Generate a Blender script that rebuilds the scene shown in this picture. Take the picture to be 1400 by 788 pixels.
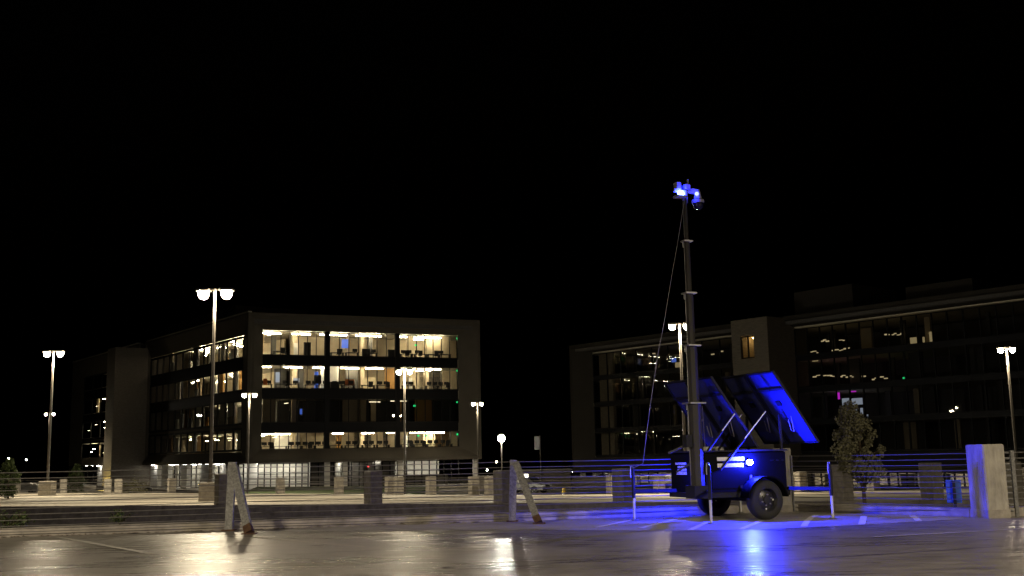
import bpy, bmesh, math, random
from mathutils import Vector, Matrix
random.seed(7)
scene = bpy.context.scene
COL = scene.collection
for o in list(bpy.data.objects): bpy.data.objects.remove(o)

# ------------------------------------------------------------------ camera
EYE = 1.2; FPX = 1450.0; TILT = math.atan(229 / 1450.0); ROLL = 0.0195
_R = Vector((1, 0, 0)); _U = Vector((0, -math.sin(TILT), math.cos(TILT))); _F = Vector((0, math.cos(TILT), math.sin(TILT)))
CR = _R * math.cos(ROLL) - _U * math.sin(ROLL); CU = _U * math.cos(ROLL) + _R * math.sin(ROLL)
cam_d = bpy.data.cameras.new('camera'); cam = bpy.data.objects.new('camera', cam_d); COL.objects.link(cam)
cam_d.sensor_width = 36.0; cam_d.sensor_fit = 'HORIZONTAL'; cam_d.lens = FPX / 1400.0 * 36.0
cam_d.clip_start = 0.1; cam_d.clip_end = 6000
cam.matrix_world = Matrix(((CR.x, CU.x, -_F.x, 0), (CR.y, CU.y, -_F.y, 0), (CR.z, CU.z, -_F.z, EYE), (0, 0, 0, 1)))
scene.camera = cam

# ------------------------------------------------------------------ sky (night), exposure
w = bpy.data.worlds.new('World'); scene.world = w; w.use_nodes = True
nt = w.node_tree; bg = nt.nodes['Background']
sky = nt.nodes.new('ShaderNodeTexSky'); sky.sky_type = 'NISHITA'; sky.sun_disc = False
sky.sun_elevation = math.radians(-5.0); sky.sun_rotation = math.radians(200)
nt.links.new(sky.outputs[0], bg.inputs[0]); bg.inputs[1].default_value = 0.05
vs = scene.view_settings; vs.view_transform = 'Standard'; vs.look = 'None'; vs.exposure = 0.0; vs.gamma = 1.0; vs.use_curve_mapping = False
scene.render.engine = 'CYCLES'
cy = scene.cycles
cy.use_denoising = True; cy.max_bounces = 6; cy.diffuse_bounces = 3; cy.glossy_bounces = 3; cy.transparent_max_bounces = 16
cy.caustics_reflective = False; cy.caustics_refractive = False; cy.sample_clamp_indirect = 4.0; cy.blur_glossy = 0.3

# ------------------------------------------------------------------ measuring helpers
def ray(x, y): return CR * (x - 700) + CU * (394 - y) + _F * FPX
def at_y(x, y, Y): d = ray(x, y); return Vector((0, 0, EYE)) + d * (Y / d.y)
def at_z(x, y, z): d = ray(x, y); return Vector((0, 0, EYE)) + d * ((z - EYE) / d.z)

# ------------------------------------------------------------------ materials
MATS = {}
def mat(name, color=(.5, .5, .5), rough=.6, metal=0.0, spec=.5, emit=None, estr=0.0, var=0.0, scale=6.0, bump=0.0, bscale=40.0,
        rvar=0.0, stretch=None, detail=6.0, bdist=.01):
    if name in MATS: return MATS[name]
    m = bpy.data.materials.new(name); m.use_nodes = True; t = m.node_tree; b = t.nodes['Principled BSDF']
    b.inputs['Base Color'].default_value = (*color, 1); b.inputs['Roughness'].default_value = rough
    b.inputs['Metallic'].default_value = metal; b.inputs['Specular IOR Level'].default_value = spec
    if emit: b.inputs['Emission Color'].default_value = (*emit, 1); b.inputs['Emission Strength'].default_value = estr
    if var or bump or rvar:
        tc = t.nodes.new('ShaderNodeTexCoord'); mp = t.nodes.new('ShaderNodeMapping'); t.links.new(tc.outputs['Object'], mp.inputs[0])
        if stretch: mp.inputs['Scale'].default_value = stretch
    if var or rvar:
        n = t.nodes.new('ShaderNodeTexNoise'); n.inputs['Scale'].default_value = scale; n.inputs['Detail'].default_value = detail
        n.inputs['Roughness'].default_value = .65; t.links.new(mp.outputs[0], n.inputs['Vector'])
    if var:
        r = t.nodes.new('ShaderNodeValToRGB'); r.color_ramp.elements[0].position = .3; r.color_ramp.elements[1].position = .72
        r.color_ramp.elements[0].color = (*[max(0, c * (1 - var)) for c in color], 1)
        r.color_ramp.elements[1].color = (*[min(1, c * (1 + var)) for c in color], 1)
        t.links.new(n.outputs['Fac'], r.inputs[0]); t.links.new(r.outputs[0], b.inputs['Base Color'])
    if rvar:
        mr = t.nodes.new('ShaderNodeMapRange'); mr.inputs[1].default_value = .3; mr.inputs[2].default_value = .7
        mr.inputs[3].default_value = rough - rvar; mr.inputs[4].default_value = rough + rvar
        t.links.new(n.outputs['Fac'], mr.inputs[0]); t.links.new(mr.outputs[0], b.inputs['Roughness'])
    if bump:
        n2 = t.nodes.new('ShaderNodeTexNoise'); n2.inputs['Scale'].default_value = bscale; n2.inputs['Detail'].default_value = 5
        t.links.new(mp.outputs[0], n2.inputs['Vector'])
        bp = t.nodes.new('ShaderNodeBump'); bp.inputs['Strength'].default_value = bump; bp.inputs['Distance'].default_value = bdist
        t.links.new(n2.outputs['Fac'], bp.inputs['Height']); t.links.new(bp.outputs[0], b.inputs['Normal'])
    MATS[name] = m; return m

def deck_mat(name, c0, c1, r0, r1, bump=.25, spec=.5):
    m = bpy.data.materials.new(name); m.use_nodes = True; t = m.node_tree; b = t.nodes['Principled BSDF']; L = t.links.new; b.inputs['Specular IOR Level'].default_value = spec
    tc = t.nodes.new('ShaderNodeTexCoord')
    def noise(sc, stretch=(1, 1, 1), rot=0.0, det=6):
        mp = t.nodes.new('ShaderNodeMapping'); mp.inputs['Scale'].default_value = stretch; mp.inputs['Rotation'].default_value = (0, 0, rot)
        L(tc.outputs['Object'], mp.inputs[0]); n = t.nodes.new('ShaderNodeTexNoise'); n.inputs['Scale'].default_value = sc
        n.inputs['Detail'].default_value = det; n.inputs['Roughness'].default_value = .62; L(mp.outputs[0], n.inputs['Vector']); return n.outputs['Fac']
    def mixf(a, bb, f):
        x = t.nodes.new('ShaderNodeMix'); x.inputs[0].default_value = f; L(a, x.inputs[2]); L(bb, x.inputs[3]); return x.outputs[0]
    big = noise(.35); mid = noise(2.2, (1, 2.2, 1), -.2); fine = noise(70, det=4); trowel = noise(1.6, (.35, 5.0, 1), -.2)
    v = mixf(mixf(big, mid, .5), mixf(trowel, fine, .5), .5)
    ra = t.nodes.new('ShaderNodeValToRGB'); ra.color_ramp.elements[0].position = .44; ra.color_ramp.elements[1].position = .56
    ra.color_ramp.elements[0].color = (*c0, 1); ra.color_ramp.elements[1].color = (*c1, 1); L(v, ra.inputs[0])
    # dark stains with their own outlines
    st = noise(.8, (1, 1.6, 1), .4, 4); sr = t.nodes.new('ShaderNodeValToRGB'); sr.color_ramp.elements[0].position = .60; sr.color_ramp.elements[1].position = .70
    sr.color_ramp.elements[0].color = (1, 1, 1, 1); sr.color_ramp.elements[1].color = (.62, .58, .55, 1); L(st, sr.inputs[0])
    mx = t.nodes.new('ShaderNodeMix'); mx.data_type = 'RGBA'; mx.blend_type = 'MULTIPLY'; mx.inputs[0].default_value = 1
    L(ra.outputs[0], mx.inputs[6]); L(sr.outputs[0], mx.inputs[7]); L(mx.outputs[2], b.inputs['Base Color'])
    mr = t.nodes.new('ShaderNodeMapRange'); mr.inputs[1].default_value = .36; mr.inputs[2].default_value = .64
    mr.inputs[3].default_value = r0; mr.inputs[4].default_value = r1; L(mixf(big, trowel, .5), mr.inputs[0]); L(mr.outputs[0], b.inputs['Roughness'])
    bp = t.nodes.new('ShaderNodeBump'); bp.inputs['Strength'].default_value = bump; bp.inputs['Distance'].default_value = .02
    L(mixf(trowel, noise(14, (.5, 1.6, 1), -.2, 5), .35), bp.inputs['Height']); L(bp.outputs[0], b.inputs['Normal'])
    MATS[name] = m; return m

def glass_mat(name, tint=(.85, .87, .86), refl=1.45):
    m = bpy.data.materials.new(name); m.use_nodes = True; t = m.node_tree; t.nodes.remove(t.nodes['Principled BSDF'])
    out = t.nodes['Material Output']; tr = t.nodes.new('ShaderNodeBsdfTransparent'); tr.inputs[0].default_value = (*tint, 1)
    gl = t.nodes.new('ShaderNodeBsdfGlossy'); gl.inputs['Roughness'].default_value = .015; gl.inputs[0].default_value = (.9, .9, .9, 1)
    lw = t.nodes.new('ShaderNodeLayerWeight'); lw.inputs[0].default_value = .5
    pw = t.nodes.new('ShaderNodeMath'); pw.operation = 'POWER'; pw.inputs[1].default_value = 4.0; t.links.new(lw.outputs['Facing'], pw.inputs[0])
    fr = t.nodes.new('ShaderNodeMath'); fr.operation = 'MULTIPLY_ADD'; fr.inputs[1].default_value = .85; fr.inputs[2].default_value = refl; t.links.new(pw.outputs[0], fr.inputs[0])
    mx = t.nodes.new('ShaderNodeMixShader'); t.links.new(fr.outputs[0], mx.inputs[0]); t.links.new(tr.outputs[0], mx.inputs[1]); t.links.new(gl.outputs[0], mx.inputs[2])
    t.links.new(mx.outputs[0], out.inputs[0]); MATS[name] = m; return m

WARM = (1.0, .84, .58)
deck_near = deck_mat('deck_worn_aisle', (.118, .109, .096), (.285, .266, .235), .20, .43, .55, .24)
deck_stall = deck_mat('deck_stall_concrete', (.20, .185, .165), (.38, .355, .32), .55, .75, .5)
deck_far = deck_mat('deck_far_concrete', (.33, .30, .24), (.45, .41, .34), .6, .8, .2)
concrete = mat('concrete', (.34, .315, .27), .85, var=.3, scale=5, bump=.35, bscale=30)
concrete_d = mat('concrete_weathered', (.30, .275, .24), .9, var=.4, scale=3, bump=.4, bscale=20)
board_conc = mat('board_formed_concrete', (.19, .17, .14), .9, var=.35, scale=3, stretch=(1, 1, 5), bump=.5, bscale=6, bdist=.03)
paint_white = mat('worn_white_paint', (.62, .61, .58), .7, var=.25, scale=30)
paint_faded = mat('faded_white_paint', (.46, .44, .39), .7, var=.3, scale=25)
galv = mat('galvanised_steel', (.18, .178, .175), .6, .2, var=.6, scale=26, bump=.2, bscale=60)
rust = mat('rusty_steel', (.075, .038, .02), .85, .2, var=.5, scale=25)
cable_steel = mat('cable_steel', (.30, .29, .28), .45, .8)
pole_metal = mat('pole_bronze_metal', (.11, .10, .085), .5, .4)
lamp_house = mat('lamp_housing', (.16, .15, .13), .5, .3)
lens_on = mat('lamp_lens_lit', (.9, .9, .9), .3, emit=WARM, estr=330)
lens_far = mat('lamp_lens_lit_far', (.9, .9, .9), .3, emit=(1, .9, .7), estr=120)
lens_glare = mat('lamp_lens_lit_bright', (.9, .9, .9), .3, emit=(1, .93, .78), estr=1800)
frame_panel = mat('facade_metal_panel', (.105, .093, .075), .75, spec=.25, var=.08, scale=.6)
frame_panel2 = mat('facade_metal_panel_dark', (.040, .036, .030), .75, spec=.15, var=.1, scale=.6)
spandrel = mat('black_spandrel', (.010, .010, .011), .5, spec=.12)
mull_m = mat('dark_mullion', (.010, .010, .011), .6, spec=.15)
roof_m = mat('roof_membrane', (.10, .095, .09), .9, var=.2)
stone = mat('stone_cladding', (.15, .13, .10), .85, var=.3, scale=4, stretch=(.4, .4, 3), bump=.5, bscale=4, bdist=.03)
ceil_m = mat('office_ceiling', (.66, .60, .47), .8)
wall_cream = mat('office_cream_wall', (.60, .50, .34), .8, var=.15, scale=.5)
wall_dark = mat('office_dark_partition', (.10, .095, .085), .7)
wall_white = mat('office_white_wall', (.78, .76, .70), .7)
wall_wood = mat('office_wood_panel', (.45, .24, .07), .6)
wall_orange = mat('office_orange_panel', (.55, .14, .03), .6)
carpet = mat('office_carpet', (.12, .11, .10), .95)
desk_m = mat('office_desk_dark', (.015, .015, .016), .6)
strip_on = mat('ceiling_strip_lit', (.9, .9, .9), .4, emit=(1, .86, .60), estr=130)
strip_cool = mat('downlight_lit', (.9, .9, .9), .4, emit=(1, .95, .86), estr=45)
strip_dim = mat('ceiling_strip_dim', (.9, .9, .9), .4, emit=(1, .84, .52), estr=5)
screen_blue = mat('screen_blue', (.02, .02, .03), .3, emit=(.12, .25, 1), estr=.9)
screen_white = mat('screen_white', (.02, .02, .03), .3, emit=(.72, .82, 1), estr=.55)
neon_mag = mat('neon_magenta', (.1, .02, .1), .4, emit=(.75, .03, .8), estr=1.2)
exit_green = mat('exit_sign_green', (.02, .2, .05), .4, emit=(.03, .9, .25), estr=1.5)
red_led = mat('red_indicator', (.2, .02, .02), .4, emit=(1, .05, .05), estr=6)
glass_l = glass_mat('window_glass', (.80, .80, .76), .06)
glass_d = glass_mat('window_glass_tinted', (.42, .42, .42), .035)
grass_m = mat('lawn_grass', (.045, .075, .02), .95, var=.5, scale=8, bump=.6, bscale=60, bdist=.05)
ground_m = mat('asphalt_ground', (.05, .048, .045), .9, var=.3, scale=.4)
bark = mat('bark', (.10, .075, .05), .9, var=.3, scale=14)
leaf_a = mat('leaf_olive', (.26, .25, .15), .7, var=.45, scale=3)
leaf_b = mat('leaf_green', (.05, .075, .018), .7, var=.45, scale=3)
leaf_c = mat('leaf_pale', (.22, .21, .11), .7, var=.4, scale=4)
litter_m = mat('leaf_litter', (.10, .065, .03), .95, var=.5, scale=20)
black_paint = mat('trailer_black_paint', (.0028, .0028, .0032), .5, spec=.05, var=.2, scale=8)
black_matt = mat('black_powder_coat', (.014, .014, .016), .6, spec=.2)
rubber = mat('tyre_rubber', (.014, .014, .014), .8, bump=.3, bscale=40)
rim_m = mat('wheel_steel_black', (.03, .03, .033), .35, .4)
chrome = mat('bright_steel', (.55, .55, .55), .3, .8)
jack_white = mat('jack_zinc_tube', (.62, .62, .60), .4, .4)
white_vinyl = mat('white_vinyl', (.78, .78, .76), .5)
mast_m = mat('mast_dark_aluminium', (.045, .042, .038), .5, .3)
panel_back = mat('solar_backsheet', (.03, .035, .13), .45, var=.06, scale=2)
panel_cell = mat('solar_cell_glass', (.01, .014, .035), .15)
panel_frame = mat('solar_frame_black', (.016, .016, .03), .6, spec=.2)
strobe_on = mat('blue_strobe_lit', (.1, .1, .9), .2, emit=(.010, .016, 1), estr=14000)
strobe_rear = mat('blue_strobe_rear_lit', (.1, .1, .9), .2, emit=(.010, .016, 1), estr=8500)
strobe_top = mat('blue_strobe_mast_lit', (.1, .1, .9), .2, emit=(.010, .016, 1), estr=650)
cam_white = mat('camera_housing_white', (.38, .37, .35), .5)
dark_glass = mat('smoked_dome', (.01, .01, .012), .08)
car_paint = mat('car_grey_paint', (.34, .34, .33), .35, .2)
car_glass = mat('car_glass', (.012, .013, .015), .08)
car_lamp = mat('car_headlamp', (.65, .66, .66), .15)
yellow_p = mat('bollard_yellow_paint', (.60, .40, .04), .6)
sign_blue = mat('sign_blue_face', (.03, .09, .45), .45)
sign_grey = mat('sign_pale_grey', (.42, .42, .42), .5)
wall_tan = mat('tan_wall_block', (.22, .185, .14), .9, var=.2, scale=3)
light_box = mat('lit_sign_box', (.9, .9, .8), .5, emit=(1, .95, .8), estr=2.2)
glow_yel = mat('wall_washer_lit', (.9, .8, .3), .4, emit=(1, .72, .16), estr=130)

# ------------------------------------------------------------------ mesh helpers
def tag(o, label=None, cat=None, group=None, kind=None):
    if label: o['label'] = label
    if cat: o['category'] = cat
    if group: o['group'] = group
    if kind: o['kind'] = kind
    return o
def empty(name, loc=(0, 0, 0), rz=0.0, parent=None, **k):
    o = bpy.data.objects.new(name, None); COL.objects.link(o); o.location = loc; o.rotation_euler = (0, 0, rz); o.empty_display_size = .3
    if parent: o.parent = parent
    return tag(o, **k)
class MB:
    def __init__(s): s.v = []; s.f = []; s.m = []; s.mi = 0
    def add(s, vs, fs):
        b = len(s.v); s.v += [tuple(v) for v in vs]; s.f += [tuple(i + b for i in f) for f in fs]; s.m += [s.mi] * len(fs); return s
    def hexa(s, p): return s.add(p, [(3, 2, 1, 0), (4, 5, 6, 7), (0, 1, 5, 4), (1, 2, 6, 5), (2, 3, 7, 6), (3, 0, 4, 7)])
    def box(s, x0, x1, y0, y1, z0, z1):
        return s.hexa([(x0, y0, z0), (x1, y0, z0), (x1, y1, z0), (x0, y1, z0), (x0, y0, z1), (x1, y0, z1), (x1, y1, z1), (x0, y1, z1)])
    def bevbox(s, x0, x1, y0, y1, z0, z1, b=.02):
        # box with chamfered vertical and top edges
        def ring(i, z): return [(x0 + i + b, y0 + i, z), (x1 - i - b, y0 + i, z), (x1 - i, y0 + i + b, z), (x1 - i, y1 - i - b, z), (x1 - i - b, y1 - i, z), (x0 + i + b, y1 - i, z), (x0 + i, y1 - i - b, z), (x0 + i, y0 + i + b, z)]
        vs = ring(0, z0) + ring(0, z1 - b) + ring(b * .8, z1); fs = [tuple(range(7, -1, -1)), tuple(range(16, 24))]
        for k in (0, 8): fs += [(k + i, k + (i + 1) % 8, k + 8 + (i + 1) % 8, k + 8 + i) for i in range(8)]
        return s.add(vs, fs)
    def tube(s, pts, r, n=8, caps=True):
        pts = [Vector(p) for p in pts]; rs = r if isinstance(r, (list, tuple)) else [r] * len(pts); vs = []; up = None
        for i, p in enumerate(pts):
            d = (pts[min(i + 1, len(pts) - 1)] - pts[max(i - 1, 0)]).normalized()
            if up is None:
                a = Vector((0, 0, 1)) if abs(d.z) < .9 else Vector((1, 0, 0)); up = d.cross(a).normalized()
            up = (up - d * up.dot(d)).normalized(); sd = d.cross(up)
            vs += [p + (up * math.cos(2 * math.pi * k / n) + sd * math.sin(2 * math.pi * k / n)) * rs[i] for k in range(n)]
        fs = []
        for i in range(len(pts) - 1):
            for k in range(n): a = i * n + k; b = i * n + (k + 1) % n; fs.append((a, b, b + n, a + n))
        if caps: fs += [tuple(range(n - 1, -1, -1)), tuple(range((len(pts) - 1) * n, len(pts) * n))]
        return s.add(vs, fs)
    def bar(s, a, b, w, h, up=(0, 0, 1)):
        a = Vector(a); b = Vector(b); d = (b - a).normalized(); u = Vector(up); sd = d.cross(u)
        if sd.length < .01: sd = d.cross(Vector((1, 0, 0)))
        sd.normalize(); u = sd.cross(d); sd = sd * w / 2; u = u * h / 2
        return s.hexa([a - sd - u, a + sd - u, b + sd - u, b - sd - u, a - sd + u, a + sd + u, b + sd + u, b - sd + u])
    def lathe(s, prof, axis='z', n=24, c=(0, 0, 0), a0=0, a1=2 * math.pi):
        full = abs(a1 - a0 - 2 * math.pi) < 1e-6; m = n if full else n + 1; vs = []
        for k in range(m):
            a = a0 + (a1 - a0) * k / n
            for r, h in prof:
                p = {'z': (r * math.cos(a), r * math.sin(a), h), 'y': (r * math.cos(a), h, r * math.sin(a)), 'x': (h, r * math.cos(a), r * math.sin(a))}[axis]
                vs.append((p[0] + c[0], p[1] + c[1], p[2] + c[2]))
        q = len(prof); fs = []
        for k in range(n if full else n):
            k2 = (k + 1) % m
            for i in range(q - 1): fs.append((k * q + i, k2 * q + i, k2 * q + i + 1, k * q + i + 1))
        return s.add(vs, fs)
    def prism(s, poly, z0, z1):
        n = len(poly); vs = [(p[0], p[1], z0) for p in poly] + [(p[0], p[1], z1) for p in poly]
        return s.add(vs, [tuple(range(n - 1, -1, -1)), tuple(range(n, 2 * n))] + [(i, (i + 1) % n, n + (i + 1) % n, n + i) for i in range(n)])
    def build(s, name, m, parent=None, base=None, smooth=False, **k):
        off = Vector(base) if base is not None else Vector((0, 0, 0))
        me = bpy.data.meshes.new(name); me.from_pydata([tuple(Vector(v) - off) for v in s.v], [], s.f)
        for mm in (m if isinstance(m, (list, tuple)) else [m]): me.materials.append(mm)
        bm = bmesh.new(); bm.from_mesh(me); bmesh.ops.recalc_face_normals(bm, faces=bm.faces)
        if smooth:
            for f in bm.faces: f.smooth = True
            for e in bm.edges:
                if len(e.link_faces) == 2 and e.calc_face_angle(0) > .7: e.smooth = False
        bm.to_mesh(me); bm.free()
        if isinstance(m, (list, tuple)) and len(set(s.m)) > 1: me.polygons.foreach_set('material_index', s.m)
        o = bpy.data.objects.new(name, me); COL.objects.link(o)
        if parent: o.parent = parent
        elif base is not None: o.location = off
        return tag(o, **k)
def inst(src, name, parent, loc, rot=(0, 0, 0), scale=(1, 1, 1)):
    o = bpy.data.objects.new(name, src); COL.objects.link(o); o.parent = parent; o.location = loc; o.rotation_euler = rot; o.scale = scale; return o

# ================================================================== SETTING
G = -2.8
MB().add([(-3000, -600, G), (3000, -600, G), (3000, 4500, G), (-3000, 4500, G)], [(0, 1, 2, 3)]).build('ground', ground_m, kind='structure')

# --- near parking deck : edge polyline (inner face of the kerb)
P1 = at_z(313, 726, 0); P2 = at_z(700.5, 713.5, 0); P3 = Vector((5.55, 21.35, 0)); P4 = at_z(1324, 707.5, 0)
dirA = (P2 - P1).normalized(); PL = P1 - dirA * 42; P5 = Vector((8.5, 18.55, 0)); P6 = Vector((40, 21.5, 0))
edge = [PL, P1, P2, P3, P4, P5, P6]
def outward(a, b): d = (b - a).normalized(); return Vector((-d.y, d.x, 0))
OFF = .10
kin = []; kout = []
for i, p in enumerate(edge):
    ns = []
    if i > 0: ns.append(outward(edge[i - 1], p))
    if i < len(edge) - 1: ns.append(outward(p, edge[i + 1]))
    n = sum(ns, Vector()) / len(ns); n.normalize(); k = 1 / max(.5, n.dot(ns[0]))
    kin.append(p + n * OFF * k); kout.append(p + n * (OFF + .32) * k)
deck = MB().prism([(p.x, p.y) for p in kout] + [(40, -20), (PL.x, -20)], -.45, 0).build('parking_deck', deck_near, kind='structure')
for i in range(len(edge) - 1):
    a, b, c, d = kin[i], kin[i + 1], kout[i + 1], kout[i]; q = Vector((0, 0, .004))
    h = .15
    t = .02
    up = lambda p, z: Vector((p.x, p.y, z))
    ai = a + (d - a) * .08; bi = b + (c - b) * .08
    kb = MB().add([up(a, .002), up(b, .002), up(c, .002), up(d, .002), up(a, h - t), up(b, h - t), up(c, h), up(d, h), up(ai, h), up(bi, h)],
                  [(3, 2, 1, 0), (0, 1, 5, 4), (4, 5, 9, 8), (8, 9, 6, 7), (2, 3, 7, 6), (1, 2, 6, 9, 5), (0, 4, 8, 7, 3)])
    kb.build('kerb', concrete_d, kind='structure')
# lighter, rougher stall strip (sheet 4 mm above the worn aisle)
crease = [(380, 727.5), (480, 726), (620, 724.5), (760, 724.5), (900, 725.5), (1000, 724.5), (1094, 721.5), (1200, 716), (1318, 709.3)]
front = [at_z(x, y, .004) for x, y in crease]
back = [Vector((p.x, p.y, .004)) for p in (P4 - outward(P3, P4) * .02, P3 - Vector((.1, .1, 0)), P2 + Vector((0, .05, 0)), P1 + dirA * 1.1 + Vector((0, .03, 0)))]
pts = front + back
MB().add(pts, [tuple(range(len(pts)))]).build('stall_strip', deck_stall, parent=deck)
def stripe(px, width, m, z=.009, name='parking_line'):
    c = [at_z(x, y, z) for x, y in px]; L = []; R = []
    for i, p in enumerate(c):
        d = (c[min(i + 1, len(c) - 1)] - c[max(i - 1, 0)]).normalized(); n = Vector((-d.y, d.x, 0)) * width / 2; L.append(p + n); R.append(p - n)
    k = len(c); MB().add(L + R, [(i, i + 1, k + i + 1, k + i) for i in range(k - 1)]).build(name, m, parent=deck)
for px, wd in (([(816, 721), (862, 711.5)], .10), ([(876, 722), (936, 707)], .10), ([(943, 725), (967, 714)], .10),
               ([(1012, 724), (1027, 718), (1041, 712)], .11), ([(1099, 720), (1103, 713), (1110, 707), (1117, 704)], .11),
               ([(1178, 717), (1181, 706)], .11), ([(1257, 712.3), (1247, 705)], .11)):
    stripe(px, wd, paint_white)
for px, wd in (([(82, 735), (207, 757)], .10), ([(345, 734), (420, 741), (500, 748)], .075), ([(520, 722), (575, 726), (640, 732)], .07),
               ([(1194, 734), (1300, 728.5), (1420, 722)], .08), ([(760, 724.6), (900, 725.6), (1000, 724.6), (1094, 721.6), (1200, 716.1), (1318, 709.4)], .035)):
    stripe(px, wd, paint_faded, .008)
sealant = mat('joint_sealant', (.03, .027, .025), .6)
for px in ([(-40, 783), (150, 774), (330, 762), (520, 752)], [(-20, 752), (120, 748), (260, 743)], [(560, 784), (760, 770), (930, 757), (1010, 752)], [(1010, 770), (1200, 758), (1420, 744)]):
    stripe(px, .022, sealant, .005, 'joint_line')
# leaf litter blown against the kerb
lb = MB(); rr = random.Random(3)
for i in range(900):
    t = rr.random(); p = P1 - dirA * 14 + dirA * (t * 19.3); c = .5 + .5 * math.sin(t * 40) * math.sin(t * 17 + 1)
    q = p + Vector((rr.gauss(0, .03), abs(rr.gauss(0, .045)) * -c + .085, .012 + rr.random() * .025 * c)); r = .012 + rr.random() * .02; a = rr.random() * 6.3
    e1 = Vector((math.cos(a), math.sin(a), rr.uniform(-.3, .3))) * r; e2 = Vector((-math.sin(a), math.cos(a), rr.uniform(-.3, .3))) * r * .6
    lb.add([q - e1, q + e2, q + e1, q - e2], [(0, 1, 2, 3)])
lb.build('leaf_litter', litter_m, kind='stuff', label='brown dead leaves blown along the near kerb', cat='leaf litter')

# --- far parking deck across the ramp void
N1 = Vector((-60, 56.2, -.5)); N2 = Vector((60, 21.0, -.5))
def near_edge(x): t = (x + 60) / 120; return N1.lerp(N2, t)
def fe(px): # near edge of the far deck under image column px
    lo, hi = -55.0, 55.0
    for _ in range(40):
        m = (lo + hi) / 2; p = near_edge(m); v = p - Vector((0, 0, EYE)); x = 700 + FPX * v.dot(CR) / v.dot(_F)
        if x < px: lo = m
        else: hi = m
    return near_edge(lo)
FARP = [at_z(-250, 673, -.9), at_z(0, 673.5, -.9), at_z(500, 675.5, -.9), at_z(740, 677, -.9), at_z(1150, 672, -.9), at_z(1600, 663, -.9)]
N1 = fe(-420); N2 = fe(1750)
verts = [fe(-300), fe(0), fe(500), fe(740), fe(1150), fe(1600)]
k = len(verts); fd = MB()
tp = verts + FARP
low = [Vector((p.x, p.y, -1.25)) for p in tp]
fs = [(i, i + 1, k + i + 1, k + i) for i in range(k - 1)]; n2 = 2 * k
fs += [(i, i + 1, n2 + i + 1, n2 + i) for i in range(k - 1)] + [(k + i, k + i + 1, n2 + k + i + 1, n2 + k + i) for i in range(k - 1)]
fs += [(n2 + i, n2 + i + 1, n2 + k + i + 1, n2 + k + i) for i in range(k - 1)]
fardeck = fd.add(tp + low, fs).build('far_parking_deck', deck_far, kind='structure')
# edge beam of the far deck
ev = (fe(1600) - fe(-300)).normalized(); en = Vector((ev.y, -ev.x, 0))
a = fe(-300); b = fe(1600)
MB().hexa([a + en * .02 + Vector((0, 0, -1.35)), b + en * .02 + Vector((0, 0, -1.35)), b + en * .30 + Vector((0, 0, -1.35)), a + en * .30 + Vector((0, 0, -1.35)),
           a + en * .02 + Vector((0, 0, .03)), b + en * .02 + Vector((0, 0, .03)), b + en * .30 + Vector((0, 0, .03)), a + en * .30 + Vector((0, 0, .03))]).build('deck_edge_beam', concrete_d, kind='structure')
# lawn bank before the left building
lw = [at_y(330, 676, 92), at_y(560, 676, 92), at_y(600, 664, 118), at_y(350, 666, 122)]
MB().add(lw + [Vector((p.x, p.y, G - .2)) for p in lw], [(0, 1, 2, 3), (0, 4, 5, 1), (1, 5, 6, 2), (2, 6, 7, 3), (3, 7, 4, 0)]).build('lawn', grass_m, kind='structure')

# ================================================================== BUILDINGS
class Fac:
    def __init__(s, a, b):
        s.a = Vector((a[0], a[1], 0)); s.e = Vector((b[0] - a[0], b[1] - a[1], 0)); s.L = s.e.length; s.e.normalize()
        n = Vector((s.e.y, -s.e.x, 0))
        if n.dot(-s.a) < 0: n = -n
        s.n = n
    def p(s, u, z, d=0): q = s.a + s.e * u - s.n * d; return Vector((q.x, q.y, z))
    def sz(s, px, py, d=0):
        r = ray(px, py); o = Vector((0, 0, EYE)); t = ((s.a - s.n * d) - o).dot(s.n) / r.dot(s.n); q = o + r * t
        return (q - s.a).dot(s.e), q.z
    def s_(s, px, d=0, py=560): return s.sz(px, py, d)[0]
    def box(s, mb, s0, s1, z0, z1, d0, d1):
        return mb.hexa([s.p(s0, z0, d0), s.p(s1, z0, d0), s.p(s1, z0, d1), s.p(s0, z0, d1), s.p(s0, z1, d0), s.p(s1, z1, d0), s.p(s1, z1, d1), s.p(s0, z1, d1)])
    @property
    def rz(s): return math.atan2(s.e.y, s.e.x)
pane_cache = {}
def pane_mesh(wd, h, m):
    k = (round(wd, 2), round(h, 2), m.name)
    if k not in pane_cache:
        me = bpy.data.meshes.new('pane'); x, z = wd / 2, h / 2
        me.from_pydata([(-x, 0, -z), (x, 0, -z), (x, 0, z), (-x, 0, z)], [], [(0, 1, 2, 3)]); me.materials.append(m); pane_cache[k] = me
    return pane_cache[k]
wr = random.Random(11)
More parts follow.
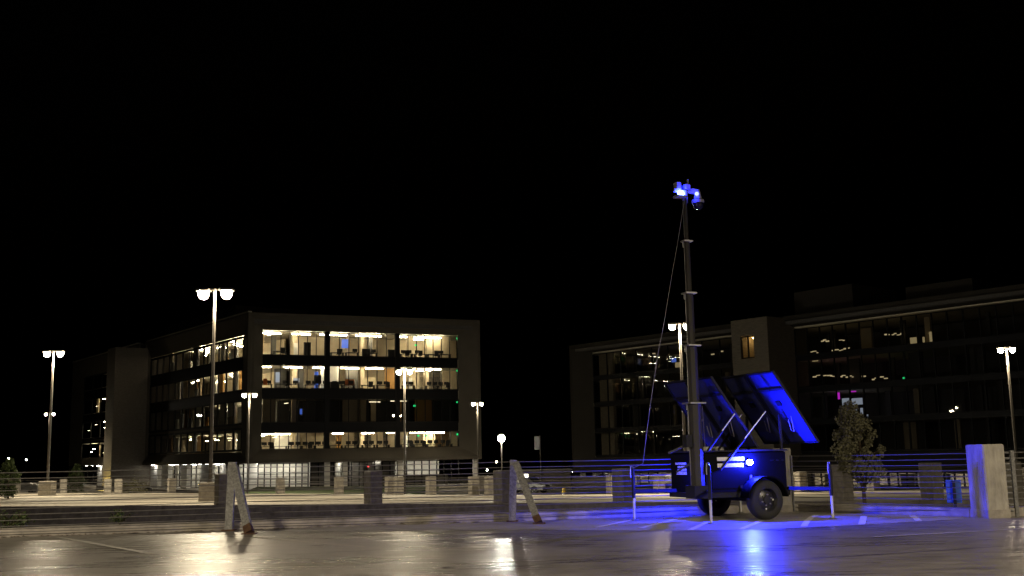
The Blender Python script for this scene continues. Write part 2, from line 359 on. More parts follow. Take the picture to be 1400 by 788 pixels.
def glazing(bld, base, F, s0, s1, z0, z1, n, d, gm, mw=.09, md=.16, transom=None, wob=.006):
    """one window: mullion grid with a pane object in every bay"""
    mb = MB(); wd = (s1 - s0) / n
    for i in range(n + 1): F.box(mb, s0 + i * wd - mw / 2, s0 + i * wd + mw / 2, z0, z1, d - md / 2, d + md / 2)
    for z in (z0 + mw / 2, z1 - mw / 2): F.box(mb, s0 + .05, s1 - .05, z - mw / 2 + .003, z + mw / 2 - .003, d - md / 2 + .01, d + md / 2 - .01)
    if transom: F.box(mb, s0 + .05, s1 - .05, transom - .035, transom + .035, d - md / 2 + .015, d + md / 2 - .015)
    c = F.p((s0 + s1) / 2, z0, d)
    wn = mb.build('window', mull_m, parent=bld, base=c); wn.location = c - Vector(base)
    me = pane_mesh(wd - mw, z1 - z0 - 2 * mw, gm)
    for i in range(n):
        q = F.p(s0 + (i + .5) * wd, (z0 + z1) / 2, d) - c
        inst(me, 'pane', wn, q, (wr.gauss(0, wob), 0, F.rz + wr.gauss(0, wob)))
    return wn
def part(bld, base, name, m, fn, smooth=False):
    mb = MB(); fn(mb); return mb.build(name, m, parent=bld, base=base, smooth=smooth)

# ---------------- left office building
ZT = 19.63
A1 = at_y(340, 427, 132); B1 = at_z(656, 438, ZT); D1 = at_z(100, 497, ZT)
b1 = Vector((A1.x, A1.y, G))
ob = empty('office_building', b1, label='four storey office building with rows of brightly lit windows', cat='building')
FR = Fac(A1, B1); LF = Fac(A1, D1)
ds = 1.2
s_in0 = FR.s_(358, ds, 530); s_in1 = FR.s_(626.5, ds, 530); zi0 = FR.sz(357, 615, ds)[1]; zi1 = FR.sz(358, 451, ds)[1]
ZS = .84
def ring_frame(F, s0, s1, z0, z1, i0, i1, j0, j1, d, m, bld, base, name, flat=.35):
    mb = MB()
    o = [F.p(s0, z0), F.p(s1, z0), F.p(s1, z1), F.p(s0, z1)]
    f = [F.p(s0 + flat, z0 + flat), F.p(s1 - flat, z0 + flat), F.p(s1 - flat, z1 - flat), F.p(s0 + flat, z1 - flat)]
    q = [F.p(i0, j0, d), F.p(i1, j0, d), F.p(i1, j1, d), F.p(i0, j1, d)]
    r = [F.p(s0, z0, d), F.p(s1, z0, d), F.p(s1, z1, d), F.p(s0, z1, d)]
    mb.add(o + f + q + r, [(i, (i + 1) % 4, 4 + (i + 1) % 4, 4 + i) for i in range(4)] + [(4 + i, 4 + (i + 1) % 4, 8 + (i + 1) % 4, 8 + i) for i in range(4)]
           + [(i, (i + 1) % 4, 12 + (i + 1) % 4, 12 + i) for i in range(4)])
    return mb.build(name, m, parent=bld, base=base)
ring_frame(FR, 0, FR.L, ZS, ZT, s_in0, s_in1, zi0, zi1, ds, frame_panel, ob, b1, 'facade_frame')
# left facade: frame from the corner to the stair tower, then a lower wing beyond
sT0 = LF.s_(197, 0, 560); sT1 = sT0 + 4.0
l_in0 = LF.s_(331, .8, 560)
BL = [(14.1, 17.0), (9.9, 12.9), (5.65, 8.9), (2.35, 5.35)]
ring_frame(LF, 0.02, sT0 + .5, ZS, ZT, l_in0, sT0 - .2, 2.3, 17.1, .8, frame_panel, ob, b1, 'facade_frame')
sW0 = LF.s_(153, 0, 560); sW1 = LF.s_(109, 0, 560)
ZW = LF.sz(155, 480, 0)[1]
ring_frame(LF, sT1 - .5, LF.L, ZS, ZW, sT1 + .2, sW1 + .8, 2.3, 16.6, .8, frame_panel, ob, b1, 'facade_frame', .25)
part(ob, b1, 'stair_tower', board_conc, lambda mb: LF.box(mb, sT0, sT1, G, LF.sz(180, 470, -4)[1], -4.6, 6))
# coping edge along the roof
part(ob, b1, 'coping', mat('coping_metal', (.5, .48, .42), .4, .5), lambda mb: (LF.box(mb, -.05, sT0 - .3, ZT + .01, ZT + .16, -.12, .4), LF.box(mb, sT1, LF.L, ZW + .01, ZW + .16, -.12, .4)))
Br = FR.p(FR.L, 0, 38); Bl = LF.p(LF.L, 0, 20)
foot = [FR.p(.3, 0, .3), FR.p(FR.L, 0, .3), Br, Bl, LF.p(LF.L, 0, .3)]
part(ob, b1, 'roof', roof_m, lambda mb: mb.prism(foot, 18.3, ZT - .12))
part(ob, b1, 'rear_wall', frame_panel2, lambda mb: (FR.box(mb, FR.L - .35, FR.L - .02, ZS, ZT - .15, ds + .02, 38), FR.box(mb, 0, FR.L, G, ZT - .2, 37.7, 38)))
part(ob, b1, 'penthouse', frame_panel2, lambda mb: mb.prism([LF.p(12, 0, 3.2), LF.p(sT0 + 1, 0, 3.2), LF.p(sT0 + 1, 0, 14), LF.p(12, 0, 14)], ZT - .2, ZT + 2.6))
slab_poly = [LF.p(1.9, 0, .95), FR.p(1.4, 0, 1.32), FR.p(FR.L - .4, 0, 1.32), FR.p(FR.L - .4, 0, 36), LF.p(LF.L - 1, 0, 18), LF.p(LF.L - 1, 0, .95)]
bands = [(14.44, 17.5), (10.2, 13.15), (5.9, 8.85), (zi0, 4.6)]
slabs = [(ZS + .02, zi0 - .35), (4.75, 5.7), (8.98, 10.0), (13.28, 14.25), (17.62, 18.2)]
for z0, z1 in slabs:
    mb = MB(); mb.prism(slab_poly, z0, z1); o = mb.build('floor_slab', [ceil_m, carpet], parent=ob, base=b1)
    for p in o.data.polygons:
        if p.normal.z > .5: p.material_index = 1
# spandrels and piers on the front
grp = [(358, 444), (450.5, 541), (546.5, 626.5)]
gs = [(FR.s_(a, ds, 530), FR.s_(b, ds, 530)) for a, b in grp]
for za, zb in ((4.6, 5.9), (8.85, 10.2), (13.15, 14.44)):
    part(ob, b1, 'spandrel', spandrel, lambda mb: FR.box(mb, s_in0 + .02, s_in1 - .02, za + .01, zb - .01, ds + .02, ds + .1))
for i in (0, 1):
    part(ob, b1, 'pier', spandrel, lambda mb: FR.box(mb, gs[i][1] + .02, gs[i + 1][0] - .02, zi0, zi1, ds - .06, ds + .6))
for (z0, z1) in bands:
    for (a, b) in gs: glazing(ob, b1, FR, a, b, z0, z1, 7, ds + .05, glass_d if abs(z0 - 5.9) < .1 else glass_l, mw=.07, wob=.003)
# left facade glazing
for za, zb in ((5.35, 5.65), (8.9, 9.9), (12.9, 14.1)):
    part(ob, b1, 'spandrel', spandrel if zb - za > .5 else frame_panel, lambda mb: (LF.box(mb, l_in0, sT0 - .25, za + .01, zb - .01, .78, .9), LF.box(mb, sT1 + .25, sW1 + .7, za + .01 - .3, zb - .01 - .3, .78, .9)))
for (z0, z1) in BL:
    n = 13; a = l_in0 + .05; b = sT0 - .3; h = (b - a) / 3
    for j, nn in enumerate((5, 4, 4)):
        q0 = a + (b - a) * (0, 5, 9)[j] / 13; q1 = a + (b - a) * (5, 9, 13)[j] / 13
        glazing(ob, b1, LF, q0, q1, z0, z1, nn, .84, glass_l if j < 2 else glass_d, mw=.28, wob=.004)
    glazing(ob, b1, LF, sT1 + .4, sW1 + .6, z0 - .3, z1 - .3, 6, .84, glass_l, mw=.25, wob=.004)
# office interiors: core walls, partitions, ceiling strips
ir = random.Random(21)
mw_ = [wall_cream, wall_cream, wall_white, wall_dark, wall_dark, wall_wood]
for bi, (z0, z1) in enumerate(bands):
    zf = slabs[3 - bi][1] + .01; zc = slabs[4 - bi][0] - .01
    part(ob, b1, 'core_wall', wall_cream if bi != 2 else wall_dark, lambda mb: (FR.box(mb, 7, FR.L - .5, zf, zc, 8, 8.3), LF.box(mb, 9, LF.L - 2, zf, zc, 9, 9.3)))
    # partitions / columns between glass and core
    x = 2.6
    while x < FR.L - 2.5:
        wd = ir.choice((.5, .7, 1.6, 2.4, 3.2)); d = ir.choice((3.5, 5.0, 6.5, 8.0)); m = ir.choice(mw_); top = zc if ir.random() < .65 else zf + 2.0
        part(ob, b1, 'partition', m, lambda mb: FR.box(mb, x, x + wd, zf, top, d, d + .3)); x += wd + ir.uniform(.6, 2.2)
    for px in (402, 496, 585):
        s = FR.s_(px, 3, 530); part(ob, b1, 'column', wall_cream, lambda mb: FR.box(mb, s, s + .55, zf, zc, 4.2, 4.75))
    x = LF.s_(322, 2, 560)
    while x < sT0 - 3:
        wd = ir.choice((.4, .6, 1.2, 2.0)); d = ir.choice((2.0, 3.5, 5.5)); m = ir.choice(mw_ + [wall_dark])
        part(ob, b1, 'partition', m, lambda mb: LF.box(mb, x, x + wd, zf, zc if ir.random() < .6 else zf + 1.7, d, d + .25)); x += wd + ir.uniform(.8, 2.6)
for bi in range(4):
    zf = slabs[3 - bi][1] + .01; zc = slabs[4 - bi][0] - .01
    for k in range(5):
        x = ir.uniform(sT1 + 5, sW1 - 1); m = ir.choice((wall_cream, wall_white, wall_cream, wall_dark)); d = ir.uniform(2.5, 5)
        part(ob, b1, 'partition', m, lambda mb: LF.box(mb, x, x + ir.uniform(.6, 2.2), zf, zc, d, d + .2))
for x0, x1, y0, y1 in ((416, 425, 468, 487), (430, 439, 513, 523), (452, 463, 522, 532), (496, 506, 477, 489), (531, 541, 478, 489)):
    a, z1 = FR.sz(x0, y0, 1.9); b, z0 = FR.sz(x1, y1, 1.9); part(ob, b1, 'cabinet', desk_m, lambda mb: FR.box(mb, a, b, z0, z1, 1.9, 2.3))
def strip(F, s, L, d, z, m, wd=.085, across=False):
    if across: part(ob, b1, 'ceiling_or_reflected_light', m, lambda mb: F.box(mb, s - wd / 2, s + wd / 2, z - .07, z, d, d + L))
    else: part(ob, b1, 'ceiling_or_reflected_light', m, lambda mb: F.box(mb, s, s + L, z - .07, z, d, d + wd))
def strips_px(zc, rows, d, m=strip_on):
    for x0, x1 in rows: a = FR.s_(x0, d, 500); b = FR.s_(x1, d, 500); strip(FR, a, b - a, d, zc - .25, m)
c5, c4, c3, c2 = slabs[4][0], slabs[3][0], slabs[2][0], slabs[1][0]
strips_px(c5, [(358, 384), (399, 424), (437, 447), (450, 474), (486, 521), (546, 557)], 2.6); strips_px(c5, [(571, 604)], 2.6); strips_px(c5, [(566, 588)], 5.2)
strips_px(c4, [(358, 371), (388, 413), (428, 444), (466, 491), (500, 524), (545, 566), (581, 603)], 2.6); strips_px(c4, [(568, 588)], 5.2)
strips_px(c3, [(534, 541), (547, 556)], 2.6, strip_dim); strips_px(c3, [(505, 520)], 5.0, strip_dim)
strips_px(c2, [(360, 398), (455, 470), (495, 511), (528, 538), (560, 607)], 2.6, strip_on)
for zc, n, st in ((c5, 17, 0), (c4, 15, 0), (c3, 12, 0), (c2, 15, 0)):
    for i in range(n):
        s = 2.6 + st + i * 1.75 + ir.uniform(-.4, .4); strip(LF, s, 1.1, 1.8 + ir.random() * 5, zc - .25 - ir.random() * .5, strip_on if zc in (c5, c4) or i % 2 else strip_dim)
for i in range(34):
    zc = (c5, c4, c3, c2)[ir.choice((0, 1, 1, 2, 2, 2, 3, 3, 3, 3))]; strip(LF, ir.uniform(sT1 + 5, sW1 - .5), 1.2, ir.uniform(1.5, 4), zc - .4 - ir.random() * 1.5, strip_dim if i % 2 else strip_on)
part(ob, b1, 'curtain', wall_white, lambda mb: [LF.box(mb, LF.s_(px, 1.3), LF.s_(px - w2, 1.3), z0, z1, 1.3, 1.36) for px, w2, z0, z1 in ((322, 11, 6.9, 8.8), (277, 9, 5.9, 8.8), (270, 6, 2.5, 5.2), (330, 5, 2.5, 5.2), (236, 6, 14.3, 15.8))])
for px, py, wd, h, d, m in ((467, 470, .9, 1.2, 4, screen_blue), (430, 520, .5, 2.2, 2.4, screen_blue), (410, 563, .3, .7, 2, screen_blue), (377, 516, .5, 1.3, 3.5, screen_white), (401, 520, .8, .5, 3.5, screen_white)):
    s, z = FR.sz(px, py, d); part(ob, b1, 'wall_screen', m, lambda mb: FR.box(mb, s, s + wd, z - h / 2, z + h / 2, d, d + .05))
for px, py in ((624, 463), (624, 507), (567, 472), (624, 550), (565, 555), (624, 594), (570, 596), (581, 596)):
    s, z = FR.sz(px, py, 2); part(ob, b1, 'exit_sign', exit_green, lambda mb: FR.box(mb, s, s + .35, z - .12, z + .12, 2, 2.05))
for px, py, w2 in ((360, 522, 5), (472, 523, 12)):
    s, z = FR.sz(px, py, 2); part(ob, b1, 'partition', wall_orange, lambda mb: FR.box(mb, s, s + w2 * .1, z - .4, z + .4, 2, 2.06))
# ground floor: recessed storefront under the soffit
zg = ZS - .02
for F, rng, d in ((FR, [(352, 422, 8), (424, 477, 5), (480, 544, 6), (545, 628, 8)], 2.6), (LF, [(333, 292, 6), (290, 248, 6), (246, 205, 6), (153, 112, 5)], 2.2)):
    for x0, x1, n in rng:
        a, b = F.s_(x0, d, 650), F.s_(x1, d, 650)
        glazing(ob, b1, F, min(a, b) + .06, max(a, b) - .06, -2.45, zg, n, d, glass_l, mw=.12, transom=-.55, wob=.004)
part(ob, b1, 'lobby_floor', concrete, lambda mb: mb.prism([LF.p(1, 0, -2.5), FR.p(-1, 0, -2.5), FR.p(FR.L + 2, 0, -2.5), FR.p(FR.L, 0, 20), LF.p(LF.L, 0, 16), LF.p(LF.L, 0, -2.5)], G + .05, -2.5))
part(ob, b1, 'lobby_wall', wall_dark, lambda mb: FR.box(mb, 9.6, 20.5, -2.48, zg, 9.5, 9.8))
part(ob, b1, 'lobby_wall', wall_white, lambda mb: (FR.box(mb, 1.5, 9.5, -2.48, zg, 6, 6.3), FR.box(mb, 20.6, FR.L - 3.5, -2.48, zg, 7.4, 7.7), LF.box(mb, 8, LF.L - 3, -2.48, zg, 5.5, 5.8)))
for px in (442, 466, 541): 
    s = FR.s_(px, 2, 650); part(ob, b1, 'column', wall_white, lambda mb: FR.box(mb, s, s + .6, -2.49, zg, .9, 1.5))
for x0, x1, d, m in ((424, 440, 3.4, wall_dark), (473, 478, 3.2, wall_dark), (476, 496, 6, wall_dark), (502, 520, 5, wall_dark), (522, 540, 3.3, wall_dark)):
    s0, s1 = FR.s_(x0, d, 650), FR.s_(x1, d, 650); part(ob, b1, 'partition', m, lambda mb: FR.box(mb, s0, s1, -2.48, zg - (.0 if m is wall_dark else 1), d, d + .2))
part(ob, b1, 'partition', wall_white, lambda mb: FR.box(mb, FR.s_(461, 4.4, 650), FR.s_(471, 4.4, 650), -2.48, zg, 5.4, 5.6))
part(ob, b1, 'partition', wall_dark, lambda mb: FR.box(mb, FR.s_(546, 3.4, 650), FR.s_(612, 3.4, 650), -2.48, -1.2, 3.4, 3.5))
for x0, x1 in ((231, 222), (256, 248), (288, 276), (216, 206), (310, 304), (140, 134), (150, 146)):
    s0, s1 = LF.s_(x0, 1.4, 650), LF.s_(x1, 1.4, 650); part(ob, b1, 'wall_panel', wall_white, lambda mb: LF.box(mb, s0, s1, -2.49, zg, 1.3, 1.9))
for i, px in enumerate((352, 370, 388, 406, 466, 482, 513, 549, 566, 583, 600, 616)):
    d = 4.2 if i % 2 else 4.8; s = FR.s_(px, d, 650); part(ob, b1, 'downlight', strip_cool, lambda mb: FR.box(mb, s, s + .9, zg - .08, zg - .02, d, d + .25))
for px in (322, 306, 296, 285, 275, 264, 254, 243, 233, 222, 212, 150, 143, 135, 127, 119):
    s = LF.s_(px, 4.2, 650); part(ob, b1, 'downlight', strip_cool, lambda mb: LF.box(mb, s, s + .8, zg - .08, zg - .005, 4.0, 4.3))
for px in (300, 268, 238, 211, 136):
    s = LF.s_(px, 1, 650); part(ob, b1, 'downlight', strip_cool, lambda mb: LF.box(mb, s, s + .5, zg - .06, zg - .005, .7, 1.0))
for px, d in ((360, 3.6), (480, 5), (560, 4)):
    s, z = FR.sz(px, 645, d)
s, z = FR.sz(503, 638, 4); part(ob, b1, 'indicator_light', red_led, lambda mb: FR.box(mb, s, s + .14, z - .07, z + .07, 4, 4.05))
s, z = FR.sz(656, 648, 1); part(ob, b1, 'column', wall_white, lambda mb: FR.box(mb, FR.L - .9, FR.L - .35, G, ZS - .02, .6, 1.2))
part(ob, b1, 'wall_washer', glow_yel, lambda mb: LF.box(mb, sT0 + .6, sT0 + 2.8, G + .3, G + .4, -5.5, -5.35))
part(ob, b1, 'added_washer_shield', black_matt, lambda mb: (LF.box(mb, sT0 + .3, sT0 + 3.1, G + .05, G + .75, -5.75, -5.6), LF.box(mb, sT0 + .3, sT0 + .4, G + .05, G + .75, -5.58, -5.2)))  # added shield that keeps the lit washer bar out of view
# desks behind the glass
def desk(F, s, zf, d, label, group):
    t = empty('office_desk', F.p(s, zf, d), F.rz, label=label, cat='desk', group=group)
    MB().box(-.9, .9, -.4, .4, .70, .76).build('desk_top', desk_m, parent=t)
    for x in (-.8, .8): MB().box(x - .04, x + .04, -.36, .36, 0, .70).build('leg', desk_m, parent=t)
    for x in (-.42, .42):
        if ir.random() < .85: q = ir.uniform(-.05, .05); MB().box(x - .33, x + .33, q, q + .05, .86, 1.28).box(x - .05, x + .05, q + .01, q + .04, .76, .87).build('monitor', desk_m, parent=t)
    if ir.random() < .6:
        x = ir.uniform(-.4, .4); MB().box(x - .28, x + .28, -.95, -.85, .5, 1.15).box(x - .28, x + .28, -.95, -.45, .44, .52).box(x - .04, x + .04, -.72, -.66, 0, .44).build('chair', desk_m, parent=t)
ORD = 'first second third fourth fifth sixth seventh eighth ninth tenth eleventh twelfth thirteenth'.split()
for bi, nm, zf in ((0, 'top floor', slabs[3][1]), (1, 'second row of', slabs[2][1]), (3, 'lowest row of', slabs[0][1])):
    lab = 'dark office desk, %s from the left behind ' + {0: 'the lit top floor windows', 1: 'the second highest lit windows', 3: 'the lowest lit upper windows'}[bi]
    k_ = -1
    for px in (366, 385, 402, 425, 438, 462, 478, 505, 522, 556, 575, 590, 607):
        if ir.random() < .85:
            k_ += 1; desk(FR, FR.s_(px + ir.uniform(-3, 3), 2.2, 520), zf + .01, 2.0 + ir.random() * .6, lab % ORD[k_], 'desks on the ' + {0: 'top floor', 1: 'second floor from the top', 3: 'lowest office floor'}[bi])

# ---------------- right office building
Z2 = 16.0
A2 = at_z(778, 473, Z2); E2 = at_z(1400, 388, Z2); dir2 = (E2 - A2); B2 = A2 + dir2 * 1.35
b2 = Vector((A2.x, A2.y, G)); F2 = Fac(A2, B2)
o2 = empty('office_building', b2, label='dark office building with a stone stair tower and mostly unlit glass', cat='building')
d2 = 1.6
i0 = F2.s_(812, d2, 550); jt = F2.sz(1240, 428, d2)[1]; jb = F2.sz(1240, 619, d2)[1]
ring_frame(F2, 0, F2.L, jb - 1.9, Z2, i0, F2.L - .5, jb, jt, d2, frame_panel2, o2, b2, 'facade_frame', .4)
foot2 = [F2.p(.3, 0, .3), F2.p(F2.L, 0, .3), F2.p(F2.L, 0, 30), F2.p(.3, 0, 30)]
part(o2, b2, 'roof', roof_m, lambda mb: mb.prism(foot2, Z2 - .9, Z2 - .1))
part(o2, b2, 'end_wall', frame_panel2, lambda mb: F2.box(mb, .02, .4, jb - 1.9, Z2 - .12, d2, 30))
part(o2, b2, 'rear_wall', frame_panel2, lambda mb: F2.box(mb, .5, F2.L, G, Z2 - 1, 29, 29.3))
t0 = F2.s_(1003, -3, 520); t1 = F2.s_(1053, -3, 520)
ztw = F2.sz(1030, 435, -3)[1]
wa, wb = F2.s_(1012.5, -3, 475), F2.s_(1031, -3, 475); wz0, wz1 = F2.sz(1020, 491, -3)[1], F2.sz(1020, 459, -3)[1]
tw = part(o2, b2, 'stair_tower', stone, lambda mb: (F2.box(mb, t0, wa, G, ztw, -3, 4), F2.box(mb, wb, t1, G, ztw, -3, 4), F2.box(mb, wa, wb, G, wz0, -3, 4), F2.box(mb, wa, wb, wz1, ztw, -3, 4)))
part(o2, b2, 'stair_wall', wall_wood, lambda mb: F2.box(mb, wa - .02, wb + .02, wz0 - .02, wz1 + .02, .2, .4))
strip2 = lambda s, L, d, z, m: part(o2, b2, 'ceiling_or_reflected_light', m, lambda mb: F2.box(mb, s, s + L, z - .08, z, d, d + .14))
strip2(wa + .3, .9, -1.2, wz1 - .1, mat('stair_light', (.9, .9, .9), .4, emit=(1, .62, .22), estr=70))
glazing(o2, b2, F2, wa + .05, wb - .05, wz0 + .05, wz1 - .05, 2, -2.8, glass_l, mw=.12)
part(o2, b2, 'penthouse', frame_panel2, lambda mb: mb.prism([F2.p(t1 - 2, 0, 5), F2.p(F2.s_(1165, 5, 395), 0, 5), F2.p(F2.s_(1165, 5, 395), 0, 14), F2.p(t1 - 2, 0, 14)], Z2 - .2, F2.sz(1100, 398, 5)[1]))
part(o2, b2, 'penthouse', frame_panel2, lambda mb: mb.prism([F2.p(F2.s_(1238, 5, 395), 0, 5), F2.p(F2.s_(1330, 5, 395), 0, 5), F2.p(F2.s_(1330, 5, 395), 0, 14), F2.p(F2.s_(1238, 5, 395), 0, 14)], Z2 - .2, F2.sz(1240, 393, 5)[1]))
lv = [jb + (jt - jb) * i / 4 for i in range(5)]
tl = F2.s_(1003, d2, 540); tr = t1 + .2
part(o2, b2, 'stone_pier', stone, lambda mb: F2.box(mb, i0 + .3, F2.s_(832, d2, 550), jb, jt, d2 + .9, d2 + 1.4))
for i in range(4):
    z0, z1 = lv[i] + .25, lv[i + 1] - .25
    glazing(o2, b2, F2, i0 + .02, F2.s_(850, d2, 550), z0, z1, 2, d2 + .1, glass_l, mw=.1, wob=.004)
    q0 = F2.s_(850, d2, 550) + .05; h = (t0 - q0) / 2
    for j in (0, 1): glazing(o2, b2, F2, q0 + j * h, q0 + (j + 1) * h - .05, z0, z1, 4, d2 + .1, glass_d, mw=.1, wob=.005)
    q1 = t1 + .15; h = (F2.s_(1420, d2, 540) - q1) / 4
    for j in range(4): glazing(o2, b2, F2, q1 + j * h, q1 + (j + 1) * h - .05, z0, z1, 4, d2 + .1, glass_d, mw=.1, wob=.006)
    part(o2, b2, 'spandrel', spandrel, lambda mb: (F2.box(mb, i0, t0 - .1, lv[i] - .24, lv[i] + .24, d2 + .05, d2 + .3), F2.box(mb, t1 + .1, F2.L - .6, lv[i] - .24, lv[i] + .24, d2 + .05, d2 + .3)))
    mb = MB(); F2.box(mb, .6, F2.L - .6, lv[i] - .3, lv[i] + .2, d2 + .35, 28); mb.build('floor_slab', ceil_m, parent=o2, base=b2)
    part(o2, b2, 'core_wall', wall_dark, lambda mb: F2.box(mb, 2, F2.L - 2, lv[i] + .22, lv[i + 1] - .32, 12, 12.3))
    x = 4.0
    while x < F2.L - 8:
        wd = ir.choice((.4, .6, 1.5)); d = ir.uniform(4, 9); m = ir.choice((wall_cream, wall_dark, wall_dark))
        part(o2, b2, 'partition', m, lambda mb: F2.box(mb, x, x + wd, lv[i] + .21, lv[i + 1] - .31, d, d + .3)); x += wd + ir.uniform(2, 6)
part(o2, b2, 'floor_slab', ceil_m, lambda mb: F2.box(mb, .6, F2.L - .6, jt - .1, jt + .5, d2 + .35, 28))
def reflection2(px0, px1, py, m, d=4.5, h=.14):
    if px1 - px0 > 5:
        q = px0
        while q < px1 - 1.5: e_ = min(px1, q + ir.uniform(2, 5)); reflection2(q, e_, py + ir.uniform(-1.3, 1.3), m, d + ir.uniform(-.5, .5), ir.uniform(.07, .15)); q = e_ + ir.uniform(-.3, 1.4)
        return
    a, z = F2.sz(px0, py, d); b, _ = F2.sz(px1, py, d); part(o2, b2, 'ceiling_or_reflected_light', m, lambda mb: F2.box(mb, a, b, z - h, z, d, d + .12))  # glowing strip imitates a light mirrored in the glass, not a ceiling fitting
soft = mat('reflected_strip_soft', (.9, .9, .9), .4, emit=(1, .80, .42), estr=.75)  # emission stands in for the left building's lights reflected in the panes
for x0, x1, y in ((1108, 1118, 481), (1137, 1152, 479), (1153, 1161, 476), (1187, 1192, 481), (1199, 1214, 480), (1111, 1122, 514), (1125, 1141, 514), (1149, 1166, 514), (1178, 1183, 514), (1192, 1199, 517), (1203, 1215, 516),
                 (1209, 1217, 456), (1219, 1234, 457), (1122, 1133, 465), (1147, 1154, 465), (892, 895, 483), (972, 976, 484), (984, 988, 480), (943, 948, 490)): reflection2(x0, x1, y, soft)
warm_patch = mat('lit_blind', (.8, .7, .45), .8, emit=(1, .78, .38), estr=.42)
for x0, x1, y0, y1 in ((1244, 1253, 462, 470), (1270, 1276, 454, 468), (1261, 1264, 461, 469), (1110, 1118, 488, 494), (923, 933, 496, 502)):
    a, z1 = F2.sz(x0, y0, 3); b, z0 = F2.sz(x1, y1, 3); part(o2, b2, 'lit_blind', warm_patch, lambda mb: F2.box(mb, a, b, z0, z1, 3, 3.1))
for x0, x1, y0, y1, m in ((1151, 1162, 545, 570, screen_white), (1164, 1179, 545, 553, screen_white), (1165, 1172, 556, 572, screen_white), (1176, 1180, 558, 572, screen_white), (1185, 1187, 567, 575, screen_white),
                          (1138, 1166, 528, 530, neon_mag), (1163, 1170, 534, 536, neon_mag), (1145, 1148, 537, 546, neon_mag), (918, 924, 490, 495, screen_blue), (1234, 1237, 516, 518, exit_green)):
    a, z1 = F2.sz(x0, y0, 5); b, z0 = F2.sz(x1, y1, 5); part(o2, b2, 'wall_screen', m, lambda mb: F2.box(mb, a, b, z0, z1, 5, 5.08))
# ground floor of the right building
zg2 = jb - 1.95
d = 3.0
for x0, x1, n in ((775, 838, 5), (838, 900, 5), (1085, 1150, 5), (1150, 1215, 5), (1215, 1280, 5), (1280, 1345, 5), (1345, 1410, 5)):
    a, b = F2.s_(x0, d, 655), F2.s_(x1, d, 655); glazing(o2, b2, F2, a + .05, b - .05, G + .05, zg2, n, d, glass_l, mw=.12, transom=G + 1.1, wob=.004)
part(o2, b2, 'lobby_wall', wall_cream, lambda mb: F2.box(mb, -2, F2.L - 1, G + .02, zg2 - .02, 7, 7.3))
part(o2, b2, 'soffit', frame_panel2, lambda mb: F2.box(mb, -1, F2.L, zg2, zg2 + .04, .2, 28))
for px in range(785, 1420, 22):
    if 905 < px < 1085: continue
    s = F2.s_(px, 5, 650); part(o2, b2, 'downlight', strip_cool if px % 3 else strip_dim, lambda mb: F2.box(mb, s, s + .8, zg2 - .08, zg2 - .01, 4.6, 4.85))
for px in (795, 812, 868, 1096, 1173, 1257, 1340):
    s = F2.s_(px, 1.2, 655); part(o2, b2, 'column', wall_white, lambda mb: F2.box(mb, s, s + .55, G, zg2 - .01, 1.0, 1.5))
for x0, x1 in ((1100, 1110), (1128, 1150), (1187, 1200), (1232, 1250), (1290, 1300), (820, 830), (850, 860)):
    a, b = F2.s_(x0, 4, 660), F2.s_(x1, 4, 660); part(o2, b2, 'partition', wall_dark, lambda mb: F2.box(mb, a, b, G + .02, G + 1.3, 4, 4.4))

# ================================================================== LAMP POSTS
def lamp_post(x, y, Y, label, span=.6, z_foot=None, block=None, lens=lens_on, single=False, head=1.0, pr=.07, name='lamp_post', yaw=0.0, top=None, power=4000, blend=1.0):
    q = at_y(x, y, Y) if top is None else Vector(top); zb = G if z_foot is None else z_foot; h = q.z - zb
    t = empty(name, (q.x, q.y, zb), yaw, label=label, cat='lamp post', group='pole lamps around the parking decks')
    z0 = 0
    if block:
        MB().bevbox(-.42, .42, -.42, .42, 0, block, .03).build('base_block', concrete, parent=t); z0 = block
    MB().tube([(0, 0, z0), (0, 0, h + .18)], [pr * 1.25, pr * .85], 12).build('pole', pole_metal, parent=t, smooth=True)
    MB().tube([(0, 0, z0), (0, 0, z0 + .06)], pr * 2.2, 12).build('base_plate', pole_metal, parent=t)
    if single:
        k_ = head
        MB().lathe([(0, .5 * k_), (.2 * k_, .46 * k_), (.30 * k_, .36 * k_), (.30 * k_, .32 * k_), (0, .32 * k_)], 'z', 16, (0, 0, h - .06 * k_)).build('lamp_cap', lamp_house, parent=t, smooth=True)
        MB().lathe([(.06 * k_, -.22 * k_), (.2 * k_, -.14 * k_), (.26 * k_, 0), (.24 * k_, .16 * k_), (.06 * k_, .26 * k_)], 'z', 16, (0, 0, h)).build('lens', lens, parent=t, smooth=True)
        return t
    MB().bar((-span * .62, 0, h + .13), (span * .62, 0, h + .13), .07, .07).build('arm', pole_metal, parent=t)
    for sg in (-1, 1):
        c = sg * span * .74; L = .25 * head
        hd = MB().bevbox(c - L, c + L, -.21 * head, .21 * head, h + .06, h + .19, .04).build('lamp_head', lamp_house, parent=t)
        r = .20 * head
        MB().lathe([(r * .9, .055), (r, -.03), (r * .92, -.11 * head), (r * .66, -.20 * head), (r * .3, -.245 * head), (.01, -.255 * head)], 'z', 14, (c, 0, h)).build('lens', lens, parent=hd, smooth=True)
        ld = bpy.data.lights.new('lamp_light', 'SPOT'); ld.energy = power; ld.color = WARM; ld.spot_size = math.radians(168); ld.spot_blend = blend; ld.shadow_soft_size = .12
        lo = bpy.data.objects.new('lamp_light', ld); COL.objects.link(lo); lo.parent = t; lo.location = (c, 0, h - .42 * head)
    return t
dz = lambda Y: -.5 - .4 * min(1, max(0, (Y - 38) / 40))
lamp_post(294, 400, 50, 'tallest double headed lamp post, shining before the left office building', span=.75, z_foot=dz(50) - .1, block=.95, head=1.3, blend=.5, power=2600)
